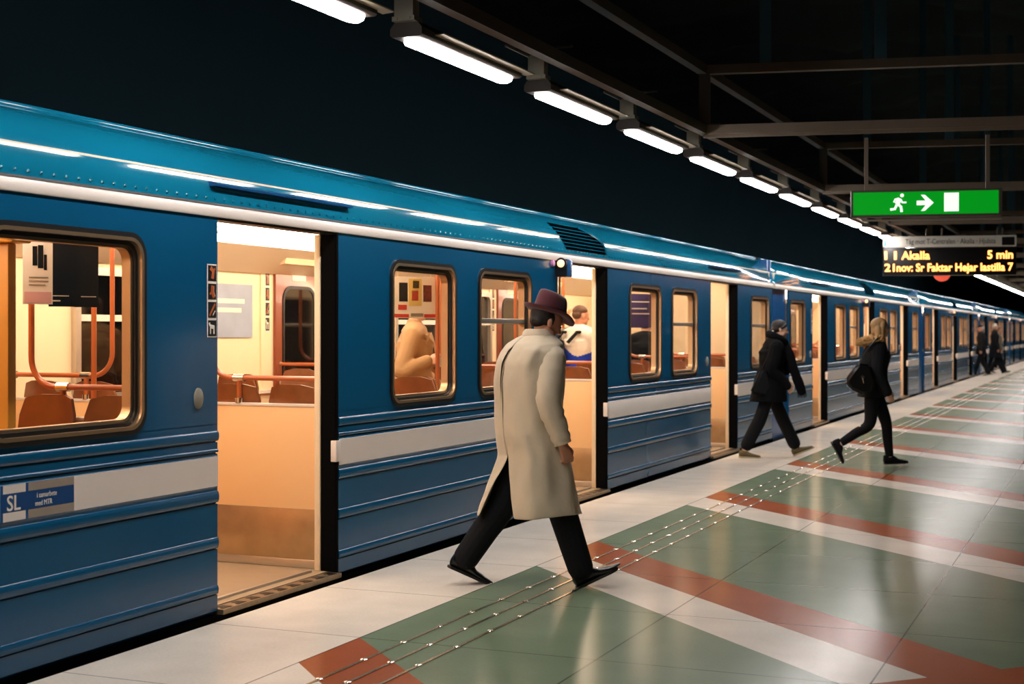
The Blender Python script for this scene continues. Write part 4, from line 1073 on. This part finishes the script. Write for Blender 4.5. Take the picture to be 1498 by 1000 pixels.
def hat(root, H):
    s = H @ Matrix.Translation((-0.012, 0, 0.060)) @ Matrix.Rotation(R(-13), 4, 'Y')
    mb = MB(); n = 40; rings = []
    for (r, zf) in ((0.86, 0.012), (1.0, 0.006), (1.25, 0.0), (1.5, 0.0), (1.66, 0.006), (1.70, 0.010), (1.68, 0.002), (1.5, -0.006), (1.2, -0.006), (0.86, 0.0)):
        ring = []
        for k in range(n):
            a = 2 * math.pi * k / n; c, si = math.cos(a), math.sin(a); e = max(0, r - 1) / 0.7
            z = zf + e * (0.020 * (abs(si) ** 2) - 0.034 * max(0, c) ** 2 + 0.030 * max(0, -c) ** 2 - 0.012)
            ring.append(s @ Vector((0.100 * c * r, 0.086 * si * r, z)))
        rings.append(ring)
    mb.rings(rings, 0, cap=False); ht = mb.build('hat', M['hatfelt'], root, 70)
    mb = MB(); rings = []
    for (z, kx, ky) in ((-0.005, 1.06, 1.06), (0.03, 1.06, 1.05), (0.06, 1.03, 1.01), (0.09, .99, .95), (0.112, .94, .86), (0.124, .87, .74), (0.128, .74, .56), (0.118, .5, .34), (0.112, .2, .12)):
        ring = []
        for k in range(n):
            a = 2 * math.pi * k / n; c, si = math.cos(a), math.sin(a)
            pinch = 1 - 0.16 * max(0, min(1, (z - .04) / .08)) * max(0, c) * abs(si) * 2
            ring.append(s @ Vector((0.100 * c * kx * (1 if c < 0 else 1 - 0.06 * max(0, (z - .05) / .08)), 0.086 * si * ky * pinch, z + (0.012 * -c if z > .1 else 0) * .8)))
        rings.append(ring)
    mb.rings(rings, 0, cap=True); mb.build('crown', M['hatfelt'], ht, 70)
    mb = MB(); rings = []
    for z, g in ((0.006, 1.075), (0.034, 1.07)):
        rings.append([s @ Vector((0.100 * math.cos(2 * math.pi * k / n) * g, 0.086 * math.sin(2 * math.pi * k / n) * g, z)) for k in range(n)])
    mb.rings(rings, 0, cap=True); mb.build('hat_band', M['hatband'], ht, 60)
hat(man.root, man.H)

# ------------------------------------------------------------------ woman with scarf and bun
JW = dict(pelvis=(0, 0, .93), chest=(.03, 0, 1.27), neck=(.06, 0, 1.43), sl=(.03, .15, 1.36), sr=(.05, -.16, 1.36), hl=(.0, .08, .89), hr=(.0, -.08, .89),
          kl=(.16, .07, .50), kr=(-.14, -.08, .48), al=(.34, .06, .115), ar=(-.33, -.09, .11), el=(.08, .20, 1.09), er=(-.02, -.21, 1.08), wl=(.22, .12, .92), wr=(.17, -.20, .885), head=((.125, 0, 1.575), 0, 10))
wo = Person((0.50, 17.42, 0), R(25), JW, .94, .007, 'skinpale', .9, curl=(.8, 1.0), pn=((0, 1, 0), (0, -1, .2)))
tag(wo.root, 'person in a black coat with a long black scarf, hair in a bun', 'person', 'people walking on the platform')
face_parts(wo.root, wo.H, .94)
wo.trousers(M['blackcloth'], .082, .078, .012, .055)
shoe('sneaker', wo.root, Vector((.34, .06, .118)), 0, R(22), M['olive'], M['sole'], .27)
shoe('sneaker', wo.root, Vector((-.33, -.09, .092)), 0, R(-2), M['olive'], M['sole'], .27)
wo.jacket(M['blackwool'], .69, .095, .062, 1.42, 'coat', flare=.055)
wo.hair(M['hairdark'], [((-0.022, 0, 0.048), (0.103, 0.084, 0.086)), ((-0.050, 0, 0.0), (0.068, 0.080, 0.062)), ((-0.105, 0, -0.045), (0.038, 0.036, 0.036)), [(0.05, 0.06, 0.07, .02), (0.0, 0.078, 0.02, .016)], [(0.05, -0.06, 0.07, .02), (0.0, -0.078, 0.02, .016)]])
mb = MB(); mt = wo.H @ Matrix.Translation((-0.088, 0, -0.032)) @ Matrix.Rotation(R(-55), 4, 'Y')
rg = []
for k in range(17):
    a = 2 * math.pi * k / 16; rg.append(mt @ Vector((0.034 * math.cos(a), 0.034 * math.sin(a), 0)))
mb.tube(rg, 0.013, 8); mb.build('scrunchie', M['whitecloth'], wo.root)
mb = MB()
loop = []
for k in range(17):
    a = 2 * math.pi * k / 16; loop.append((.085 + .095 * math.cos(a), .10 * math.sin(a), 1.475 - .045 * math.cos(a)))
mb.tube(loop, .048, 10)
limb(mb, [(.17, -.03, 1.42, .05), (.23, -.07, 1.28, .055), (.27, -.09, 1.10, .06), (.335, -.10, .92, .065), (.37, -.10, .82, .06)], 10, 5, flat=((0, 1, 0), .45))
limb(mb, [(.16, .05, 1.42, .05), (.20, .06, 1.25, .055), (.22, .06, 1.05, .05)], 10, 5, flat=((0, 1, 0), .5))
sc_ = skin_obj('scarf', mb, M['blackwool'], .009, wo.root, 3)
mb = MB()
for k in range(9):
    x = .315 + .013 * k; mb.tube([(x, -.10, .83), (x + .008, -.10 + .004 * (k % 2), .79), (x + .012, -.10, .735 + .01 * (k % 3))], .0045, 5)
mb.build('fringe', M['blackwool'], sc_)
def tote(root, pts, m, name, wd, cat):
    mb = MB(); mb.prism(pts, 'y', -wd, wd); 
    bm = bmesh.new(); me = mb.mesh('t', m, 0); bm.from_mesh(me); bmesh.ops.bevel(bm, geom=bm.edges[:], offset=.03, segments=3, affect='EDGES'); out = MB(); out.from_bm(bm); bm.free()
    return out.build(name, m, root, 60)
bag = empty('shoulder_bag', wo.root.matrix_basis @ Vector((-.17, -.19, .80)), R(25))
tag(bag, 'black tote bag carried behind the person with the scarf', 'bag', 'bags carried by the walkers')
tote(bag, [(-.12, .0), (.10, -.05), (.16, .0), (.10, .28), (.02, .30)], M['blackcloth'], 'bag_body', .05, '')
mb = MB(); mb.tube([Vector(p) for p in [(.03, 0, .28), (.09, .0, .42), (.18, .02, .60), (.21, .06, .625), (.22, .10, .62)]], .012, 8); mb.build('strap', M['blackcloth'], bag)

# ------------------------------------------------------------------ woman with fur hood
JF = dict(pelvis=(0, 0, .92), chest=(.03, 0, 1.27), neck=(.04, 0, 1.44), sl=(.02, .16, 1.36), sr=(.03, -.17, 1.36), hl=(.02, .08, .89), hr=(-.02, -.08, .89),
          kl=(.16, .07, .51), kr=(-.07, -.09, .49), al=(.20, .06, .105), ar=(-.40, -.10, .27), el=(.06, .22, 1.10), er=(.0, -.23, 1.09), wl=(.18, .20, .88), wr=(.11, -.23, .855), head=((.085, 0, 1.585), -4, -1))
wf = Person((1.86, 16.72, 0), R(22), JF, .95, .007, 'skinpale', .98, curl=(.6, .55), pn=((0, 1, 0), (0, -1, .2)))
tag(wf.root, 'person with long blond hair in a black parka with a tan fur hood', 'person', 'people walking on the platform')
face_parts(wf.root, wf.H, .95, M['hairbrown'])
wf.trousers(M['blackcloth'], .066, .048, .010, .03, name='leggings')
shoe('trainer', wf.root, Vector((.20, .06, .11)), 0, R(3), M['blackcloth'], M['rubber'], .285, .054, .105)
shoe('trainer', wf.root, Vector((-.40, -.10, .265)), 0, R(-62), M['blackcloth'], M['rubber'], .285, .054, .105)
wf.jacket(M['blackcloth'], .80, .086, .055, 1.30, 'parka', flare=.01)
wf.hair(M['hairblond'], [((-0.022, 0, 0.046), (0.106, 0.088, 0.092)), ((-0.045, 0, -0.02), (0.078, 0.086, 0.09)), [(0.02, -0.072, 0.06, .028), (0.0, -0.088, -0.03, .032), (0.005, -0.098, -0.14, .034), (0.03, -0.108, -0.26, .028), (0.05, -0.105, -0.36, .014)], [(-0.04, -0.08, 0.0, .04), (-0.04, -0.095, -0.12, .045), (-0.02, -0.11, -0.22, .03)], [(0.045, 0.07, 0.06, .028), (0.03, 0.088, -0.03, .034), (0.03, 0.098, -0.14, .036), (0.05, 0.10, -0.28, .022)]])
mb = MB(); random.seed(3)
for k in range(46):
    a = math.pi * (0.42 + 1.16 * k / 45); c = Vector((-.0 + .13 * math.cos(a), .155 * math.sin(a), 1.46 + .05 * math.cos(a)))
    for q in range(5):
        d = Vector((math.cos(a) + random.uniform(-.6, .6), math.sin(a) + random.uniform(-.6, .6), random.uniform(-.3, 1.0))).normalized()
        limb(mb, [(*c, .036), (*(c + d * .035), .026), (*(c + d * .072), .005)], 6, 2)
mb.build('fur_hood', M['fur'], wf.root)
bg = empty('shoulder_bag', wf.root.matrix_basis @ Vector((-.20, -.27, .88)), R(22))
tag(bg, 'black leather handbag hanging behind the arm of the person with blond hair', 'bag', 'bags carried by the walkers')
tote(bg, [(-.19, .12), (-.14, .02), (.0, -.04), (.12, -.02), (.16, .08), (.10, .30), (-.04, .32)], M['leather'], 'bag_body', .06, '')
for y in (-.03, .03):
    mb = MB(); mb.tube([(-.04, y, .29), (.04, y, .42), (.16, y + .05, .575), (.21, y + .09, .60), (.24, y + .13, .60)], .009, 8); mb.build('strap', M['leather'], bg)
mb = MB(); mb.lathe([(.012, -.004), (.02, -.004), (.02, .004), (.012, .004)], 14, 0, Matrix.Translation((.0, -.065, .16)) @ Matrix.Rotation(R(90), 4, 'X')); mb.tube([(0, -.066, .15), (.01, -.068, .09)], .006, 6); mb.build('buckle', M['chrome'], bg)

# ------------------------------------------------------------------ distant walkers
def walker(loc, rz, label, top, legs, hair, h=1.75, ph=1, hem=.75, flare=.03):
    J = stand(h); J['kl'] = (.12 * ph, .09, .5); J['al'] = (.26 * ph, .08, .10); J['kr'] = (-.08 * ph, -.09, .49); J['ar'] = (-.28 * ph, -.09, .12)
    p = Person(loc, rz, J, 1.0, .013, 'skin', 1.0)
    tag(p.root, label, 'person', 'people walking on the platform')
    p.trousers(M[legs], .08, .075, .01, 0)
    p.jacket(M[top], hem, .08, .055, 1.2, 'jacket', flare=flare); p.hair(M[hair], CAP, vox=.012)
    for q, ang in (('al', 10), ('ar', -12)): shoe('shoe', p.root, Vector(J[q]), 0, R(ang * ph), M['leather'], M['sole'])
    return p
pa = walker((0.12, 52.5, 0), R(200), 'distant person in dark clothes and a cap stepping by the train doors', 'blackcloth', 'blackcloth', 'hairgrey', 1.78, 1)
mb = MB(); ball(mb, pa.H @ Vector((-.01, 0, .075)), (.105, .09, .06), None, 14); mb.box(*[v for v in (.07, .19, -.07, .07, 1.70, 1.715)]); mb.build('cap', M['blackcloth'], pa.root)
walker((0.42, 54.6, 0), R(15), 'distant person with pale hair in a long dark coat, walking away', 'blackcloth', 'blackcloth', 'hairgrey', 1.84, -1, .60, .06)
walker((0.40, 56.5, 0), R(15), 'distant person in a grey brown coat, half hidden behind the dark coat', 'greycoat', 'blackcloth', 'hairbrown', 1.72, 1)

# ------------------------------------------------------------------ passengers inside the nearest car
J = stand(1.83, 0, 18); k = 1.83 / 1.75
J['sr'] = (.03, -.19, 1.46); J['er'] = (.10, -.26, 1.20); J['wr'] = (.30, -.36, 1.33); J['el'] = (.05, .25, 1.20); J['wl'] = (.22, .16, 1.06)
# faces along the car and out; its right hand takes the tube by the partition
tp = Person((-1.05, 10.79, FLR), R(20), {**J, 'sr': (.0, -.20, 1.47), 'er': (-.07, -.35, 1.17), 'sl': (.0, .20, 1.47), 'el': (.02, .27, 1.17), 'wl': (.20, .15, 1.02), 'wr': (.15, -.315, 1.265)}, 1.0, .008, 'skinpale', 1.05, curl=(.6, 1.25), pn=((0, 1, .2), (.15, -.98, .1)), hdir=(None, (.95, -.2, .1)))
tag(tp.root, 'person in a tan trench coat inside the car, face hidden behind a hanging card', 'person', 'passengers inside the nearest car')
face_parts(tp.root, tp.H)
tp.trousers(M['blackcloth'], .085, .08, .01, 0); tp.hair(M['hairbrown'], CAP)
tc_ = tp.jacket(M['trench'], .62, .080, .056, 1.18, 'trench_coat', flare=.04)
for sgn in (1, -1):
    mb = MB(); mb.prism([(.0, .0), (.11, .03), (.13, -.05), (.045, -.25)], 'y', -.008, .008)
    lp = MB(); mt = Matrix.Translation((.115, sgn * .015, 1.47)) @ Matrix.Rotation(R(90 * sgn - 8 * sgn), 4, 'Z') @ Matrix.Rotation(R(-14), 4, 'X' if sgn > 0 else 'X')
    lp.add([mt @ Vector(v) for v in mb.v], mb.f); lp.build('lapel', M['trench'], tc_)
mb = MB(); rings = []
for z in (1.03, 1.075): rings.append([(.0 + .168 * math.cos(2 * math.pi * q / 24), .215 * math.sin(2 * math.pi * q / 24), z) for q in range(24)])
mb.rings(rings); mb.build('belt', M['trench'], tc_)
mb = MB(); mb.tube([(.150, .0, 1.42), (.172, .012, 1.30), (.172, .012, 1.08), (.19, .012, .80)], .006, 6); mb.build('front_edge', M['greycoat'], tc_)
for y in (-.045, .06):
    for z in (1.32, 1.20, 1.10):
        mb = MB(); ball(mb, (.170, y, z), (.008, .014, .014), None, 10); mb.build('button', M['hairbrown'], tc_)
mb = MB(); limb(mb, [(-.075, .07, 1.50, .03), (-.085, 0, 1.51, .03), (-.075, -.07, 1.50, .03)], 8, 4); limb(mb, [(.0, .11, 1.50, .03), (.09, .08, 1.46, .034), (.14, .03, 1.41, .022)], 8, 4); limb(mb, [(.0, -.11, 1.50, .03), (.09, -.08, 1.46, .034), (.14, -.03, 1.41, .022)], 8, 4)
limb(mb, [(-.075, .07, 1.50, .03), (.0, .11, 1.50, .03)], 8, 3); limb(mb, [(-.075, -.07, 1.50, .03), (.0, -.11, 1.50, .03)], 8, 3); mb.build('collar', M['trench'], tc_, 70)
for y in (-.05, .02):
    mb = MB(); mb.tube([(.17, y, 1.05), (.19, y - .02, .93), (.195, y - .05, .80)], .022, 8, flat=((1, 0, 0), .3)); mb.build('belt_end', M['greycoat'], tc_)
shoe('shoe', tp.root, Vector(J['al']), 0, 0, M['leather'], M['rubber']); shoe('shoe', tp.root, Vector(J['ar']), 0, 0, M['leather'], M['rubber'])

J = stand(1.80, 0, -12); J['er'] = (.10, -.24, 1.20); J['wr'] = (.28, -.15, 1.12); J['el'] = (.10, .24, 1.20); J['wl'] = (.28, .15, 1.12)
bp = Person((-1.35, 15.65, FLR), R(62), J, 1.0, .009, 'skin', 1.05)
tag(bp.root, 'person in a blue and white jacket standing inside the middle doorway, back turned', 'person', 'passengers inside the nearest car')
bp.trousers(M['blackcloth'], .085, .08, .01, 0); bp.hair(M['hairbrown'], [((-0.018, 0, 0.062), (0.096, 0.080, 0.074)), ((-0.05, 0, 0.02), (0.062, 0.076, 0.06))])
jk = bp.jacket(M['whitecloth'], .78, .088, .06, 1.28, 'jacket', flare=.01)
me = jk.data; me.materials.append(M['bluecloth'])
for p in me.polygons:
    if p.center.z < 1.27 + 0.05 * math.sin(p.center.y * 14): p.material_index = 1
shoe('shoe', bp.root, Vector(J['al']), 0, 0, M['leather'], M['sole']); shoe('shoe', bp.root, Vector(J['ar']), 0, 0, M['leather'], M['sole'])
pk = empty('backpack', bp.root.matrix_basis @ Vector((-.24, .14, 1.0)), R(62))
tag(pk, 'black backpack worn by the person in the blue and white jacket', 'backpack')
mb = MB(); mb.box(-.09, .05, -.12, .12, .0, .42, b=.05); mb.build('pack_body', M['blackcloth'], pk)
mb = MB(); mb.box(-.125, -.08, -.09, .09, .04, .2, b=.02); mb.build('front_pocket', M['blackcloth'], pk)
for y in (-.25, .0):
    mb = MB(); mb.tube([(.0, y + .05, .38), (.10, y, .50), (.24, y, .505), (.36, y, .40), (.38, y, .2)], .02, 8, flat=((0, 1, 0), 1.3)); mb.build('strap', M['blackcloth'], pk)

def passenger(loc, rz, label, top, hair, h, hem=.75):
    J = stand(h); p = Person((loc[0], loc[1], FLR), rz, J, 1.0, .011, 'skinpale', 1.0)
    tag(p.root, label, 'person', 'passengers inside the nearest car')
    p.trousers(M['blackcloth'], .08, .075, .01, 0); p.jacket(M[top], hem, .08, .055, 1.2, 'jacket', flare=.03); p.hair(M[hair], CAP, vox=.009)
    for q in ('al', 'ar'): shoe('shoe', p.root, Vector(J[q]), 0, 0, M['leather'], M['rubber'])
passenger((-1.75, 16.5), R(-60), 'person with fair hair inside the car, partly behind the blue and white jacket', 'yellowcloth' if 'yellowcloth' in M else 'greycoat', 'hairblond', 1.78)
passenger((-1.40, 18.35), R(95), 'person in a dark coat standing inside, seen through the window after the middle door', 'blackcloth', 'hairdark', 1.72, .55)
# ================================================================== CAMERA, AIR, VIEW
cam = bpy.data.cameras.new('camera'); co = bpy.data.objects.new('camera', cam); C.objects.link(co)
co.location = (CAMX, 0, CAMZ); co.rotation_euler = (R(90), 0, YAW)
cam.sensor_width = 36.0; cam.lens = FPX / 1498 * 36.0; cam.shift_y = -15.0 / 1498; cam.clip_start = 0.05; cam.clip_end = 300
cam.dof.use_dof = True; cam.dof.focus_distance = 8.7; cam.dof.aperture_fstop = 3.2
SC.camera = co
w = bpy.data.worlds.new('world'); SC.world = w; w.use_nodes = True
w.node_tree.nodes['Background'].inputs[0].default_value = (0.25, 0.45, 0.55, 1); w.node_tree.nodes['Background'].inputs[1].default_value = 0.01
SC.view_settings.view_transform = 'Standard'; SC.view_settings.look = 'None'; SC.view_settings.gamma = 1.0; SC.view_settings.exposure = 0.45
SC.view_settings.use_curve_mapping = False
cy = SC.cycles
cy.use_denoising = True
cy.max_bounces = 8; cy.transparent_max_bounces = 12; cy.caustics_reflective = False; cy.caustics_refractive = False
cy.sample_clamp_indirect = 6.0
